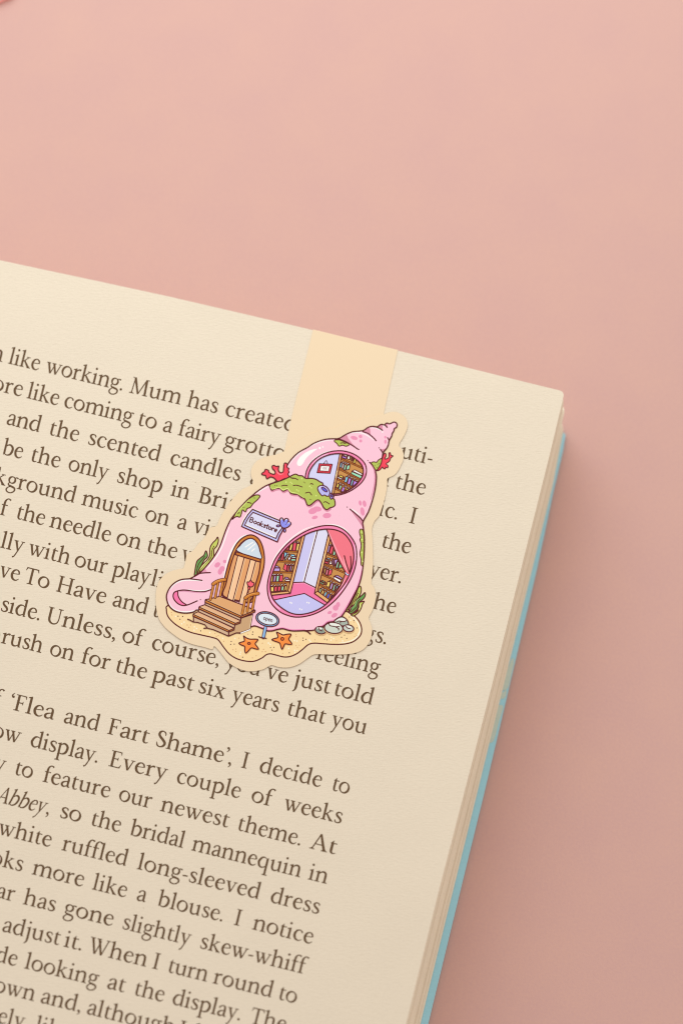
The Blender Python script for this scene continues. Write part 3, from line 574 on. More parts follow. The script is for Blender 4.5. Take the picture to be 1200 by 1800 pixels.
books('e', [('v', [(706, 140), (780, 167), (795, 142), (715, 112)]), ('w', [(715, 90), (755, 82), (800, 105), (790, 132)]), ('w', [(800, 165), (848, 175), (845, 108), (812, 118)]), ('Y', [(850, 118), (870, 122), (890, 205), (870, 198)]), ('Y', [(886, 128), (915, 140), (905, 196)]), ('Y', [(925, 160), (958, 168), (936, 248), (908, 236)]),
            ('s', [(667, 310), (694, 322), (715, 232), (690, 226)]), ('w', [(702, 326), (727, 337), (747, 250), (724, 243)]), ('m', [(735, 352), (767, 364), (787, 275), (758, 262)]), ('m', [(782, 360), (835, 350), (853, 265), (798, 285)]), ('m', [(878, 388), (1060, 465), (1040, 515), (873, 432)]), ('w', [(885, 378), (935, 358), (1070, 430), (1055, 458)]),
            ('w', [(628, 473), (722, 517), (705, 535), (628, 498)]), ('Y', [(640, 468), (680, 450), (742, 480), (712, 502)]), ('w', [(722, 525), (748, 492), (742, 530)]), ('s', [(748, 572), (787, 584), (822, 488), (778, 472)]), ('v', [(803, 602), (845, 618), (872, 512), (830, 498)]), ('s', [(856, 632), (880, 644), (912, 542), (884, 528)]), ('v', [(893, 655), (985, 575), (918, 545)]),
            ('Y', [(607, 665), (640, 677), (662, 608), (630, 596)]), ('m', [(648, 702), (677, 713), (707, 638), (675, 622)]), ('v', [(693, 737), (737, 744), (762, 668), (725, 656)]), ('Y', [(757, 728), (835, 705), (795, 682)])])
tops('e', [(705, 215), (745, 228), (790, 242), (805, 460), (850, 484), (902, 510), (945, 536), (655, 588), (700, 608), (748, 638), (800, 668)], 50, 20)
poly(T('e', [(675, 60), (710, 70), (562, 795), (528, 785)]), POST, 1.6)
line(T('e', [(622, 380), (600, 490)]), 1.3, (252, 232, 176), smooth=False)

# ---- the shell, one printed shape pierced by the two windows
part('printed_seashell')
PINK, SPOT, SHADE, EDGE = (253, 203, 224), (239, 153, 189), (221, 146, 172), (240, 148, 194)
sil = (T('D', [(225, 690), (100, 745), (0, 812)]) + T('C', [(640, 50), (560, 120), (480, 210), (400, 310), (350, 410), (320, 490), (280, 600), (230, 690), (180, 760), (120, 830), (60, 890), (0, 925)]) +
       T('B', [(320, 225), (240, 232), (170, 262), (110, 320), (76, 400), (85, 470), (110, 520), (160, 562), (230, 583), (300, 586), (360, 575), (420, 555), (600, 640), (900, 735), (1000, 722), (1060, 740), (1120, 762)]) +
       T('G', [(60, 655), (110, 655), (160, 641), (220, 632), (270, 645), (320, 655), (380, 655), (450, 652), (560, 645), (655, 600), (700, 566), (760, 556), (820, 525), (890, 430), (965, 290), (1020, 180), (1052, 70)]) +
       T('F', [(1070, 540), (1080, 400), (1080, 260), (1068, 160), (1066, 102)]) +
       T('E', [(640, 1085), (680, 975), (708, 870), (722, 790), (728, 700), (720, 640), (760, 560), (790, 500), (797, 455), (835, 408), (853, 370), (862, 325), (888, 280), (895, 250), (912, 222), (916, 200), (938, 185), (946, 160), (935, 138), (910, 131), (885, 143), (862, 150), (835, 141), (812, 160), (775, 155), (738, 180), (690, 176), (640, 187), (595, 218), (540, 227), (470, 235), (400, 265), (335, 303), (270, 307), (200, 312), (130, 330), (60, 360), (0, 400)]) +
       T('D', [(450, 390), (380, 455), (330, 525), (290, 610)]))
hole1 = T('F', [(690, 180), (600, 190), (500, 220), (400, 272), (300, 345), (210, 440), (150, 550), (102, 680), (88, 790), (105, 890), (150, 960), (220, 1020), (300, 1065), (380, 1082), (460, 1075), (550, 1050), (640, 1003), (720, 935), (800, 850), (870, 760), (920, 670), (955, 570), (970, 470), (958, 370), (920, 290), (860, 225), (780, 190)])
rim1 = T('F', [(690, 142), (590, 157), (470, 200), (330, 285), (220, 390), (130, 520), (75, 680), (58, 800), (75, 910), (120, 990), (200, 1060), (300, 1100), (380, 1110), (470, 1100), (570, 1070), (680, 1010), (790, 915), (880, 800), (950, 680), (990, 560), (1000, 440), (985, 340), (930, 250), (860, 185), (780, 150)])
hole2 = T('e', [(118, 540), (122, 440), (150, 360), (200, 280), (270, 200), (360, 140), (460, 100), (560, 78), (660, 72), (760, 84), (860, 115), (950, 170), (1030, 240), (1075, 320), (1085, 390), (1070, 470), (1020, 550), (950, 630), (870, 690), (780, 740), (680, 770), (580, 782), (470, 770), (330, 730), (180, 650)])
rim2 = T('e', [(68, 540), (75, 420), (110, 320), (170, 230), (260, 150), (370, 85), (480, 45), (600, 25), (720, 25), (850, 55), (960, 105), (1060, 185), (1120, 270), (1138, 360), (1125, 460), (1070, 560), (990, 640), (890, 710), (780, 765), (660, 800), (560, 807), (420, 800), (280, 750), (130, 660)])
S0, H1_, H2_ = spline(sil, True, 3), spline(hole1, True, 4), spline(hole2, True, 4)
def tri_holes(mesh, loops, c):
    z = lay_fill(loops); k = len(mesh.v); i = mesh.mi(flat(c)); allp = [p for l in loops for p in l]
    mesh.v += W3(allp, z)
    for t in tessellate_polygon([[Vector((p[0], p[1], 0)) for p in l] for l in loops]):
        a, b, c_ = [allp[q] for q in t]
        if (b[0]-a[0])*(c_[1]-a[1]) - (b[1]-a[1])*(c_[0]-a[0]) > 0: t = (t[0], t[2], t[1])
        mesh.f.append(tuple(k + q for q in t)); mesh.m.append(i)
tri_holes(PART['printed_seashell'], [S0, H1_, H2_], PINK)
# shading bands of the drawing
line(T('G', [(1058, 20), (1015, 170), (958, 290), (880, 425), (810, 518), (750, 545), (690, 560), (648, 596), (560, 632)]), 2.6, EDGE)
line(T('G', [(0, 620), (50, 646), (110, 646), (160, 632), (220, 624), (270, 636), (330, 646), (450, 643)]), 2.4, EDGE)
fill(T('E', [(335, 303), (410, 266), (430, 300), (480, 365), (540, 420), (430, 352)]), SHADE, 0, n=2)
fill(T('E', [(588, 232), (652, 190), (664, 225), (664, 268), (640, 255)]), SHADE, 0, n=2)
fill(T('E', [(740, 182), (790, 158), (792, 180), (790, 214), (765, 196)]), SHADE, 0, n=2)
fill(T('E', [(815, 160), (838, 143), (845, 160), (842, 186)]), SHADE, 0, n=2)
fill(T('E', [(797, 455), (835, 408), (820, 412), (775, 420)]), SHADE, 0, n=2)
line(T('E', [(668, 575), (700, 625), (713, 690), (710, 780), (692, 870), (668, 950)]), 2.6, SHADE, taper=True)
fill(T('E', [(454, 1056), (520, 1100), (588, 1185), (600, 1280), (575, 1230), (520, 1150)]), SHADE, 0, n=2)
fill(T('B', [(325, 222), (430, 165), (480, 120), (500, 150), (535, 158), (430, 175), (380, 205)]), (232, 160, 190), 0, n=2)
for t, cx, cy, rx, ry, ro in (('E', 493, 298, 38, 20, 15), ('E', 560, 283, 20, 18, 30), ('E', 562, 330, 16, 16, 0), ('E', 822, 290, 12, 15, 0), ('E', 823, 338, 13, 22, 0),
        ('D', 600, 1008, 50, 32, -20), ('D', 645, 988, 46, 27, 5), ('D', 618, 1077, 32, 18, -15), ('D', 747, 1058, 44, 28, -5), ('D', 1097, 925, 16, 28, -10), ('D', 1142, 932, 19, 35, -12), ('D', 1121, 1015, 22, 45, -10),
        ('B', 612, 78, 33, 24, -40), ('B', 690, 42, 20, 18, 0), ('B', 640, 150, 24, 32, 10), ('B', 662, 120, 28, 30, 40), ('F', 802, 980, 22, 30, 15), ('F', 778, 1012, 30, 30, 0), ('F', 716, 1061, 24, 16, -20), ('F', 765, 1090, 34, 22, -30)):
    blob(t, cx, cy, rx, ry, ro, SPOT)
# highlights
fill(T('D', [(440, 528), (430, 500), (455, 450), (510, 400), (580, 365), (643, 350), (635, 362), (590, 395), (530, 450), (492, 510), (465, 533)]), WHITE, 0, n=3)
dot('D', 671, 345, 12, WHITE); dot('D', 703, 333, 8, WHITE)
line(T('D', [(340, 535), (400, 452), (470, 388), (550, 337), (640, 293), (730, 268), (810, 262)]), 1.5, WHITE, taper=True)
line(T('C', [(380, 395), (350, 470), (312, 580), (262, 680), (200, 765), (140, 838)]), 1.9, WHITE, taper=True)
line(T('D', [(0, 828), (60, 786), (140, 745)]), 1.4, WHITE, taper=True)
line(T('B', [(460, 250), (340, 240), (240, 246), (160, 282), (110, 345)]), 2.0, WHITE, taper=True)
line(T('B', [(92, 455), (130, 525), (190, 562), (280, 574), (370, 560), (415, 540)]), 2.0, WHITE, taper=True)
line(T('E', [(440, 250), (520, 240), (590, 252), (660, 290), (705, 325)]), 1.5, WHITE, taper=True)
line(T('E', [(655, 194), (715, 192), (765, 212), (788, 228)]), 1.3, WHITE, taper=True)
line(T('E', [(795, 166), (825, 178), (838, 190)]), 1.1, WHITE, taper=True)
line(T('D', [(1000, 985), (1050, 1018), (1092, 1055)]), 1.6, WHITE, taper=True); dot('E', 792, 237, 7, WHITE)
line(T('F', [(80, 625), (130, 490), (220, 365), (330, 262), (450, 182), (560, 145)]), 1.6, WHITE, taper=True); line(T('F', [(670, 128), (780, 138), (880, 185), (960, 285)]), 1.6, WHITE, taper=True)
line(T('e', [(62, 430), (100, 310), (170, 212), (270, 125), (400, 58), (520, 18)]), 1.5, WHITE, taper=True)
# aperture of the shell
fill(T('B', [(148, 400), (160, 368), (195, 355), (200, 410), (235, 465), (285, 500), (240, 506), (190, 480), (158, 440)]), (252, 126, 180), 0, n=3)
line(T('B', [(545, 342), (480, 368), (400, 368), (320, 360), (250, 356), (210, 362)]), 2.6, (226, 160, 190), taper=True)
line(T('B', [(550, 338), (480, 358), (400, 358), (320, 349), (250, 344), (190, 354), (155, 372), (145, 410), (160, 450), (200, 490), (250, 508), (300, 500), (350, 480), (400, 458)]), 2.0)
line(T('B', [(195, 358), (200, 410), (235, 465), (290, 502)]), 1.9)
line(T('B', [(540, 330), (480, 348), (400, 350), (300, 338)]), 1.4, WHITE, taper=True)
# contour and seams
line(S0, 2.1, closed=True, smooth=False)
for t, pts in (('E', [(330, 308), (400, 335), (470, 375), (535, 418)]), ('E', [(585, 232), (640, 252), (690, 290), (725, 328)]), ('E', [(690, 178), (745, 190), (792, 218)]), ('E', [(788, 157), (818, 165), (842, 187)]),
               ('E', [(845, 295), (855, 310), (862, 325)]), ('E', [(770, 418), (785, 440), (796, 458)]), ('E', [(655, 555), (690, 590), (720, 642)]), ('D', [(990, 990), (1050, 1040), (1100, 1085), (1128, 1120)]),
               ('B', [(320, 225), (370, 200), (430, 168), (538, 160)]), ('B', [(320, 225), (380, 232), (450, 242)]), ('G', [(440, 652), (480, 662), (512, 688)])):
    line(T(t, pts), 2.0)
for t, x, y in (('E', 756, 403), ('E', 638, 536), ('D', 960, 968), ('B', 433, 445), ('E', 545, 420)): dot(t, x, y, 6)
part('printed_window_rim')
def rim(inner, outer, t, his):
    si, so = spline(inner, True, 4), spline(outer, True, 4)
    m = PART[PART['cur']]
    k = len(so); si2 = [min(si, key=lambda q: (q[0]-p[0])**2 + (q[1]-p[1])**2) for p in so]
    z = lay_strip(so, si2, True); m.quads(W3(so, z), W3(si2, z), flat((247, 140, 186)), True)
    for pts, w_ in his: line(T(t, pts), w_, (253, 190, 228), taper=True)
    line(so, 2.0, closed=True, smooth=False); line(si, 2.0, closed=True, smooth=False)
rim(hole1, rim1, 'F', [([(75, 850), (100, 925), (150, 990), (200, 1030)], 2.6), ([(975, 340), (988, 420), (985, 520)], 2.6), ([(900, 745), (850, 815), (770, 905)], 2.4)])
rim(hole2, rim2, 'e', [([(190, 260), (270, 175), (360, 115), (470, 75)], 2.6), ([(1090, 270), (1112, 350), (1105, 430)], 2.6), ([(930, 665), (860, 710), (780, 745)], 2.2)])

# ---- moss and corals on the shell
part('printed_coral')
fill(T('D', [(215, 688), (240, 696), (300, 668), (350, 655), (335, 620), (348, 600), (340, 580), (346, 560), (326, 548), (330, 520), (315, 503), (296, 512), (290, 560), (285, 595), (260, 606), (240, 590), (234, 560), (240, 535), (212, 540), (190, 528), (170, 535), (175, 565), (200, 590), (196, 620), (165, 618), (135, 600), (130, 580), (97, 570), (90, 592), (58, 616), (75, 630), (100, 635), (115, 670), (150, 650), (190, 662)]), RED, 1.9, n=3)
line(T('D', [(205, 570), (222, 600), (250, 622), (290, 615)]), 1.6, (255, 150, 160), taper=True)
part('printed_moss')
MOSS, MOSSL = (183, 200, 96), (224, 238, 140)
moss = T('D', [(340, 655), (370, 638), (415, 620), (450, 635), (490, 640), (520, 665), (580, 665), (630, 675), (670, 700), (700, 715), (710, 745), (760, 830), (800, 870), (825, 888), (833, 940), (815, 965), (780, 975), (745, 996), (712, 972), (690, 930), (660, 893), (630, 900), (600, 925), (570, 948), (540, 945), (525, 910), (510, 880), (470, 860), (440, 835), (400, 832), (362, 820), (345, 788), (320, 785), (285, 800), (250, 770), (200, 775), (165, 790), (148, 758), (140, 735), (180, 715), (230, 700), (290, 678)])
line([(x + .8, y + 2.0) for x, y in moss[16:38]], 3.4, SHADE)
fill(moss, MOSS, 2.0, n=3)
line(T('D', [(150, 748), (172, 778), (240, 760), (285, 788), (330, 773), (368, 810), (430, 824), (505, 872)]), 1.8, MOSSL, taper=True)
for pts in ([(380, 665), (410, 665), (440, 680)], [(270, 745), (295, 738), (328, 742)], [(392, 740), (430, 738), (485, 755)], [(520, 820), (560, 812), (585, 840)], [(572, 725), (585, 720), (600, 728)], [(712, 918), (735, 912), (772, 935)], [(360, 652), (372, 660), (400, 662)]): line(T('D', pts), 1.5)
for x, y in ((200, 740), (218, 740), (566, 888), (580, 890), (503, 704), (515, 712)): dot('D', x, y, 4.5)
for x, y, r in ((482, 667, 8), (316, 704, 8), (363, 706, 7), (377, 718, 6), (428, 787, 7), (447, 798, 7), (565, 747, 8), (583, 765, 7), (633, 848, 8)): dot('D', x, y, r, MOSSL)
part('printed_moss.patch')
fill(T('C', [(702, 70), (660, 60), (600, 88), (540, 143), (480, 205), (440, 262), (405, 320), (430, 300), (460, 288), (490, 294), (505, 260), (517, 218), (548, 240), (565, 205), (600, 190), (630, 150), (675, 110)]), MOSS, 1.8, n=3)
line(T('C', [(590, 105), (540, 155), (480, 220), (440, 275)]), 1.6, MOSSL, taper=True)
line(T('C', [(568, 140), (590, 142), (610, 150)]), 1.5); line(T('C', [(468, 255), (478, 248), (486, 250)]), 1.4)
for x, y in ((634, 92), (650, 92), (522, 190), (536, 190)): dot('C', x, y, 4.5)
part('printed_moss.small')
fill(T('D', [(828, 262), (826, 276), (850, 295), (875, 325), (910, 315), (950, 326), (986, 305), (940, 285), (890, 262), (850, 258)]), MOSS, 1.6, n=3); line(T('D', [(890, 294), (915, 289), (942, 300)]), 1.4)
part('printed_moss.tip')
fill(T('E', [(672, 560), (690, 590), (725, 640), (758, 602), (778, 560), (783, 517), (750, 530), (730, 556), (705, 550)]), MOSS, 1.6, n=3)
for x, y in ((742, 576), (756, 568), (712, 592), (735, 610)): dot('E', x, y, 4.5)
part('printed_moss.edge')
fill(T('F', [(1035, 185), (1062, 185), (1075, 240), (1078, 400), (1066, 562), (1046, 552), (1045, 500), (1035, 450), (1036, 420), (1046, 370), (1045, 330), (1034, 292), (1042, 268), (1030, 220)]), MOSS, 1.6, n=3)
for x, y in ((1058, 236), (1064, 322), (1058, 402)): dot('F', x, y, 5)
for x, y in ((1052, 212), (1056, 290), (1052, 428), (1060, 520)): dot('F', x, y, 8, MOSSL)
part('printed_sea_snail')
fill(T('e', [(280, 690), (300, 650), (360, 632), (430, 655), (478, 710), (496, 770), (480, 815), (440, 822), (400, 800), (362, 816), (310, 760)]), (190, 190, 250), 1.8, n=3)
line(T('e', [(300, 700), (320, 662), (360, 648)]), 1.6, (228, 228, 255), taper=True)
fill(T('e', ell(400, 706, 60, 22, 38)), (92, 104, 240), 1.5, smooth=False)
fill(T('e', [(490, 782), (525, 772), (566, 802), (560, 842), (515, 876), (490, 825)]), (150, 140, 215), 1.7, n=3); fill(T('e', ell(530, 812, 18, 22, 0)), (96, 84, 170), 1.2, smooth=False)

# ---- door
part('printed_door')
arch_o = T('C', [(300, 1120), (318, 1000), (330, 930), (345, 870), (370, 780), (400, 690), (440, 600), (490, 535), (545, 497), (600, 482), (650, 495), (700, 540), (733, 620), (748, 720), (742, 820), (715, 930), (680, 1040), (620, 1190), (450, 1180)])
line(T('C', [(318, 940), (345, 800), (385, 680), (435, 585), (495, 515), (560, 478)]), 3.0, WHITE, taper=True)
fill(arch_o, (206, 128, 52), 2.0, n=4)
line(T('C', [(400, 740), (430, 650), (480, 575), (530, 528)]), 1.2, (235, 176, 104), taper=True); line(T('C', [(728, 700), (725, 790), (705, 880)]), 1.4, (235, 176, 104), taper=True)
inner = T('C', [(312, 1120), (340, 1010), (362, 920), (390, 810), (425, 700), (460, 625), (505, 565), (560, 528), (610, 519), (650, 540), (683, 590), (703, 670), (706, 760), (690, 880), (655, 1000), (600, 1180), (450, 1170)])
fill(inner, (232, 168, 114), 2.0, n=4)
for q, c in (([(470, 700), (535, 722), (417, 1172), (357, 1148)], (250, 205, 164)), ([(600, 742), (652, 762), (527, 1212), (482, 1195)], (250, 205, 164))):
    fill(T('C', q), c, 0, smooth=False)
for a_, b_ in (((468, 698), (357, 1148)), ((535, 720), (417, 1172)), ((600, 742), (482, 1196)), ((656, 760), (535, 1215))):
    line(T('C', [a_, b_]), 1.6, smooth=False); line(T('C', [(a_[0] + 9, a_[1] + 12), (b_[0] + 9, b_[1])]), 0.8, (255, 236, 200), smooth=False)
part('printed_door_glass')
fill(T('C', [(462, 655), (490, 595), (520, 560), (565, 528), (610, 519), (650, 540), (683, 590), (700, 650), (706, 740)]), (212, 228, 244), 1.8, n=3)
for a_, b_ in (((546, 610), (625, 560)), ((572, 640), (650, 575)), ((613, 654), (643, 628))): line(T('C', [a_, b_]), 1.8, WHITE, smooth=False)
poly(T('C', [(450, 660), (706, 738), (706, 770), (440, 690)]), (196, 118, 48), 1.8)
part('printed_door_knob')
poly(T('B', [(932, 308), (958, 312), (952, 340), (938, 342)]), (246, 86, 104), 1.4)
fill(T('B', [(925, 258), (946, 260), (962, 238), (980, 262), (1000, 270), (990, 300), (965, 312), (935, 297)]), (250, 106, 124), 1.7, n=3)
line(T('B', [(940, 350), (936, 375)]), 1.5, smooth=False)

# ---- porch and steps
part('printed_steps')
EDGEW, RISE, TREAD = (216, 142, 62), (216, 184, 154), (233, 186, 146)
poly(T('f', [(715, 485), (890, 430), (850, 655), (700, 708), (640, 710), (530, 757), (530, 690), (612, 660), (620, 585), (705, 560)]), (208, 170, 130), 1.8)
line(T('f', [(880, 450), (845, 640)]), 1.0, (246, 226, 190), smooth=False)
poly(T('f', [(0, 465), (530, 695), (525, 757), (420, 710), (300, 660), (215, 640), (170, 585), (60, 550), (0, 545)]), RISE, 1.6)
poly(T('f', [(-2, 422), (75, 388), (612, 640), (535, 678)]), TREAD, 1.6); line(T('f', [(18, 428), (536, 665)]), 1.1, (252, 226, 180), smooth=False)
poly(T('f', [(-5, 428), (535, 672), (530, 698), (-8, 455)]), EDGEW, 1.6); poly(T('f', [(535, 674), (612, 642), (612, 664), (532, 697)]), EDGEW, 1.6)
poly(T('f', [(80, 350), (622, 592), (616, 636), (75, 390)]), RISE, 1.6)
poly(T('f', [(88, 312), (175, 282), (705, 522), (705, 538), (630, 568)]), TREAD, 1.6); line(T('f', [(108, 318), (632, 555)]), 1.1, (252, 226, 180), smooth=False)
poly(T('f', [(84, 318), (628, 562), (622, 592), (80, 345)]), EDGEW, 1.6); poly(T('f', [(628, 566), (705, 538), (702, 560), (624, 588)]), EDGEW, 1.6)
poly(T('f', [(175, 250), (712, 482), (706, 522), (178, 287)]), RISE, 1.6)
poly(T('f', [(182, 206), (240, 196), (395, 158), (745, 290), (925, 366), (716, 462)]), (228, 174, 122), 1.7); line(T('f', [(205, 215), (712, 446)]), 1.1, (250, 220, 170), smooth=False)
poly(T('f', [(178, 212), (716, 456), (714, 484), (175, 250)]), EDGEW, 1.7); poly(T('f', [(716, 458), (928, 368), (925, 394), (714, 484)]), EDGEW, 1.7)
line(T('B', [(300, 652), (325, 662), (352, 678)]), 1.8); line(T('B', [(470, 747), (500, 746)]), 1.8, smooth=False); line(T('B', [(820, 795), (855, 800)]), 1.8); line(T('B', [(860, 798), (955, 762)]), 1.6, WHITE, smooth=False)
part('printed_railing')
RAIL = (212, 138, 58)
def spin(a_, b_): line(T('B', [a_, b_]), 4.9, smooth=False); line(T('B', [a_, b_]), 2.9, RAIL, smooth=False)
for a_, b_ in (((537, 447), (570, 295)), ((588, 424), (618, 275)), ((640, 404), (668, 262))): spin(a_, b_)
part('printed_railing.b')
for a_, b_ in (((980, 548), (1008, 400)), ((926, 568), (950, 425)), ((873, 594), (908, 430))): spin(a_, b_)
for key, pts in (('printed_railing', [(566, 282), (600, 258), (645, 242), (692, 234)]), ('printed_railing.b', [(907, 428), (945, 402), (990, 386), (1040, 380)])):
    part(key)
    line(T('B', pts), 6.8); line(T('B', pts), 4.7, (206, 128, 50)); line([(x, y - .9) for x, y in T('B', pts)], 1.1, (236, 172, 100), taper=True)

# ---- name board
part('printed_name_board')
bo = [(238, 153), (160, 240), (90, 350), (45, 455), (250, 545), (450, 632), (672, 727), (715, 615), (775, 510), (800, 400), (700, 345), (470, 250)]
fill(T('g', [(x + 12, y + 22) for x, y in bo]), SHADE, 0, smooth=False)
line(T('g', [(222, 145), (145, 232), (75, 345), (32, 450)]), 1.8, WHITE, taper=True); line(T('g', [(248, 142), (480, 238), (700, 330)]), 1.3, WHITE, taper=True)
poly(T('g', bo), (200, 200, 252), 1.9)
poly(T('g', [(246, 206), (200, 260), (150, 330), (98, 432), (650, 664), (690, 570), (755, 485), (730, 400)]), (225, 225, 255), 1.7)
line(T('g', [(125, 425), (630, 640)]), 1.6, WHITE, smooth=False)
# drawn lettering, one stroke width
MONO = {'B': (10, [[(0, 0), (0, 10), (4, 10), (6, 8), (4.5, 5.6), (0, 5.3), (5, 5), (7, 2.6), (5, 0), (0, 0)]]), 'o': (8, [[(3, 6), (.6, 4.6), (.4, 1.8), (3, 0), (5.6, 1.6), (5.6, 4.4), (3, 6)]]),
        'k': (7.2, [[(0, 10), (0, 0)], [(5, 6), (0, 2.8), (5.2, 0)]]), 's': (6.6, [[(5, 5.2), (2.8, 6), (.8, 4.8), (4, 3), (5, 1.4), (2.6, 0), (.4, .8)]]), 't': (6.4, [[(2.6, 9), (2.4, .6), (4.4, 0)], [(.4, 6.2), (5, 6.2)]]),
        'r': (6.2, [[(.4, 6), (.4, 0)], [(.4, 3.6), (2.4, 5.8), (4.6, 5.6)]]), 'e': (7.4, [[(.8, 2.8), (5.4, 3.6), (4, 6), (1.2, 5.2), (.4, 2.4), (2.6, 0), (5.2, .8)]]),
        'p': (7.4, [[(.4, 6), (.4, -3.4)], [(.4, 4.8), (3, 6), (5.4, 3.6), (3.4, .4), (.4, 1)]]), 'n': (6.8, [[(.4, 6), (.4, 0)], [(.4, 4), (2.8, 6), (4.6, 4.6), (4.8, 0)]])}
def mono(text, tile, a_, b_, h, w_):
    (x0, y0), (x1, y1) = T(tile, [a_, b_]); L_ = math.hypot(x1 - x0, y1 - y0); ux, uy = (x1 - x0) / L_, (y1 - y0) / L_
    nat = sum(MONO[c][0] for c in text) - 1.6; k = L_ / nat; kv = h / 10.0; u_ = 0
    for c in text:
        for s in MONO[c][1]:
            line([(x0 + ux * (u_ + p[0]) * k + uy * p[1] * kv, y0 + uy * (u_ + p[0]) * k - ux * p[1] * kv) for p in s], w_, n=3)
        u_ += MONO[c][0]
mono('Bookstore', 'g', (183, 370), (655, 555), 8.2, 1.6)
part('printed_flower')
for cx, cy, rx, ry in ((688, 444, 30, 17), (802, 524, 19, 30)): fill(T('g', ell(cx, cy, rx, ry)), (150, 150, 240), 1.7, smooth=False)
fill(T('g', [(722, 400), (720, 330), (746, 303), (772, 322), (786, 352), (808, 322), (845, 314), (870, 342), (860, 374), (895, 378), (912, 408), (880, 450), (830, 478), (780, 482), (742, 455)]), (148, 152, 250), 1.9, n=3)
for pts in ([(735, 350), (748, 322), (762, 335)], [(812, 350), (830, 330), (848, 335)], [(850, 400), (875, 388), (895, 395)]): line(T('g', pts), 1.8, (222, 226, 255), taper=True)
line(T('g', [(786, 352), (792, 372)]), 1.3, smooth=False); line(T('g', [(860, 374), (842, 398)]), 1.3, smooth=False); dot('g', 770, 392, 7); dot('g', 820, 418, 7)

# ---- the little open sign
part('printed_open_sign')
line(T('B', [(1122, 725), (1096, 845)]), 6.2, smooth=False); line(T('B', [(1122, 725), (1097, 842)]), 4.0, (102, 164, 228), smooth=False); line(T('B', [(1118, 735), (1096, 838)]), 1.3, (190, 222, 250), smooth=False)
line(T('B', [(1048, 836), (1075, 845), (1128, 854)]), 1.6)
fill(ell(470.8, 1089.6, 21.0, 13.0, 14, 28), SHADE, 0, smooth=False)
fill(ell(470.0, 1088.6, 20.6, 12.6, 14, 28), (126, 186, 234), 1.9, smooth=False)
fill(ell(470.0, 1088.4, 17.6, 9.8, 14, 28), (226, 240, 254), 1.7, smooth=False)
mono('open', 'X', (462.5, 1088.8), (478.0, 1093.6), 7.0, 0.95)

# ---- starfish, stones, speckles
for nm, t, pts, cx, cy in (('printed_starfish', 'B', [(888, 828), (915, 848), (955, 862), (1000, 862), (1040, 866), (1025, 888), (1010, 912), (1030, 940), (1046, 968), (1010, 965), (970, 955), (940, 985), (910, 1010), (900, 975), (900, 940), (865, 925), (838, 905), (868, 893), (895, 884), (895, 855)], 945, 908),
                           ('printed_starfish', 'G', [(155, 668), (185, 680), (225, 698), (265, 690), (308, 690), (298, 715), (283, 742), (300, 765), (318, 795), (280, 797), (245, 793), (228, 825), (212, 850), (200, 818), (187, 783), (140, 765), (105, 748), (135, 735), (168, 725), (165, 695)], 217, 740)):
    key = nm if nm not in PART else nm + '.b'
    part(key)
    line(T(t, [(x + 4, y + 9) for x, y in pts]), 2.4, (236, 190, 130), closed=True, n=3)
    fill(T(t, pts), (252, 150, 72), 1.9, n=3)
    fill(T(t, ell(cx, cy, 15, 10 if t == 'B' else 15)), (240, 120, 44), 1.6, smooth=False)
    line(T(t, [(cx - 30, cy - 50), (cx, cy - 28), (cx + 40, cy - 30)]), 1.2, (255, 190, 120), taper=True)
def stone(key, t, pts, c, hl, cracks):
    part(key); line(T(t, [(x, y + 9) for x, y in pts]), 2.6, (232, 190, 140), closed=True, n=3)
    fill(T(t, pts), c, 1.9, n=4); fill(T(t, hl), (240, 244, 238), 0, n=3)
    for q in cracks: line(T(t, q), 1.5)
stone('printed_stone', 'G', [(762, 556), (800, 520), (850, 506), (898, 540), (912, 590), (860, 604), (800, 585)], (172, 186, 176), [(780, 552), (815, 525), (860, 520), (888, 540), (860, 556), (820, 548)], ([(795, 556), (815, 550), (850, 556), (880, 552), (892, 545)], [(830, 552), (828, 572)]))
stone('printed_stone.b', 'G', ell(620, 648, 58, 38, 10, 12), (146, 160, 150), ell(608, 628, 30, 10, 10, 8), ([(598, 622), (610, 645), (635, 655)],))
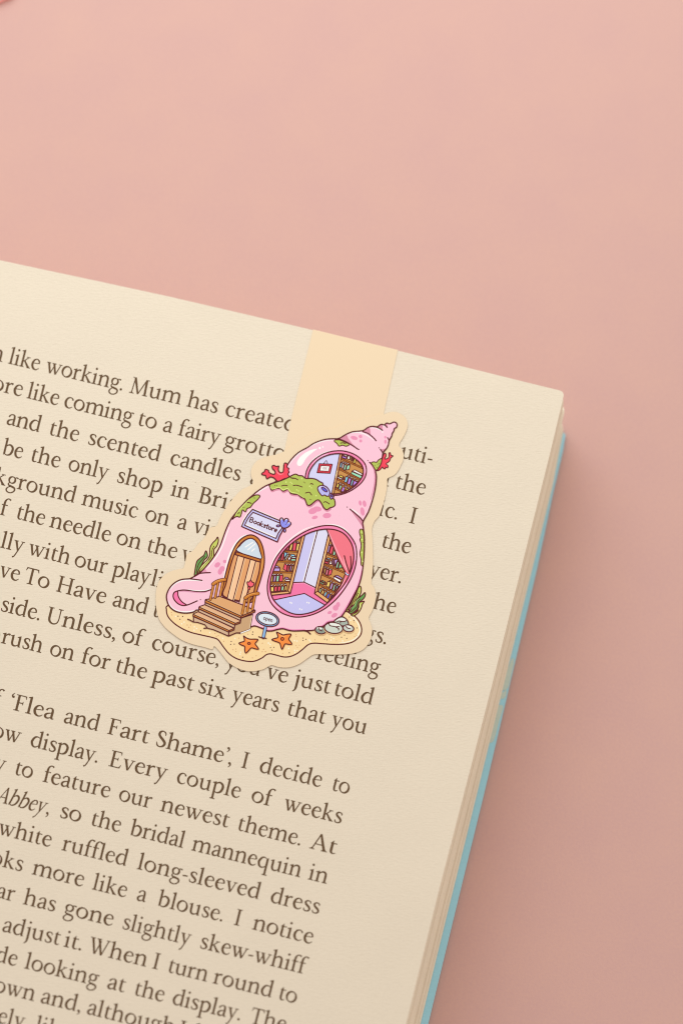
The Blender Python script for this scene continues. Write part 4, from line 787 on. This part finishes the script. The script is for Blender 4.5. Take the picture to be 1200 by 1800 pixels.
stone('printed_stone.c', 'G', ell(912, 628, 57, 36, 8, 12), (206, 216, 208), ell(910, 610, 36, 12, 8, 8), ([(885, 605), (905, 625), (930, 630)],))
stone('printed_stone.d', 'G', ell(757, 625, 97, 57, 6, 14), (212, 221, 211), ell(770, 590, 60, 16, 10, 8), ([(706, 572), (720, 600), (770, 610), (812, 632)], [(780, 612), (815, 608)], [(812, 632), (808, 648)]))
part('printed_sand_speckles')
DK, TN = (88, 44, 46), (222, 176, 130)
for x, y in ((198, 620), (246, 623), (218, 652), (437, 775), (758, 887), (752, 918), (790, 915), (878, 1053), (986, 787), (982, 812)): dot('B', x, y, 6.5, DK)
for x, y in ((435, 731), (466, 744), (436, 756), (662, 742), (688, 750), (840, 722), (872, 700), (895, 735), (1002, 624), (923, 509), (128, 828), (92, 832), (108, 858), (290, 886), (970, 945 - 400)): dot('G', x, y, 6, DK)
for x, y in ((128, 582), (133, 607), (294, 713), (330, 713), (312, 738), (588, 802), (622, 825), (602, 833), (680, 886), (840, 852), (934, 810), (1087, 906), (807, 967), (778, 974), (808, 993), (1098, 970), (1085, 995), (1022, 1038), (982, 1060), (1118, 994)): dot('B', x, y, 6.5, TN)
for x, y in ((360, 692), (364, 714), (362, 810), (396, 806), (376, 828), (560, 749), (787, 760), (988, 687), (978, 714), (1000, 706), (972, 562), (220, 893), (20, 850), (40, 874)): dot('G', x, y, 6, TN)
for x, y in ((172, 622), (262, 682), (236, 700), (370, 733), (393, 750), (366, 768), (532, 794), (669, 853), (798, 854), (857, 1000), (852, 1022), (1150, 905)): dot('B', x, y, 8, (255, 250, 226))
for x, y in ((345, 758), (372, 762), (502, 752), (514, 766), (733, 722), (757, 736), (730, 752), (852, 760), (936, 543), (284, 840), (347, 860), (372, 862), (350, 882), (70, 782), (88, 798)): dot('G', x, y, 8, (255, 250, 226))
PART.pop('cur')
for k, m in PART.items():
    o = m.build(k.split('.')[0], mark)
    if k == 'printed_sand_speckles': o['kind'] = 'stuff'
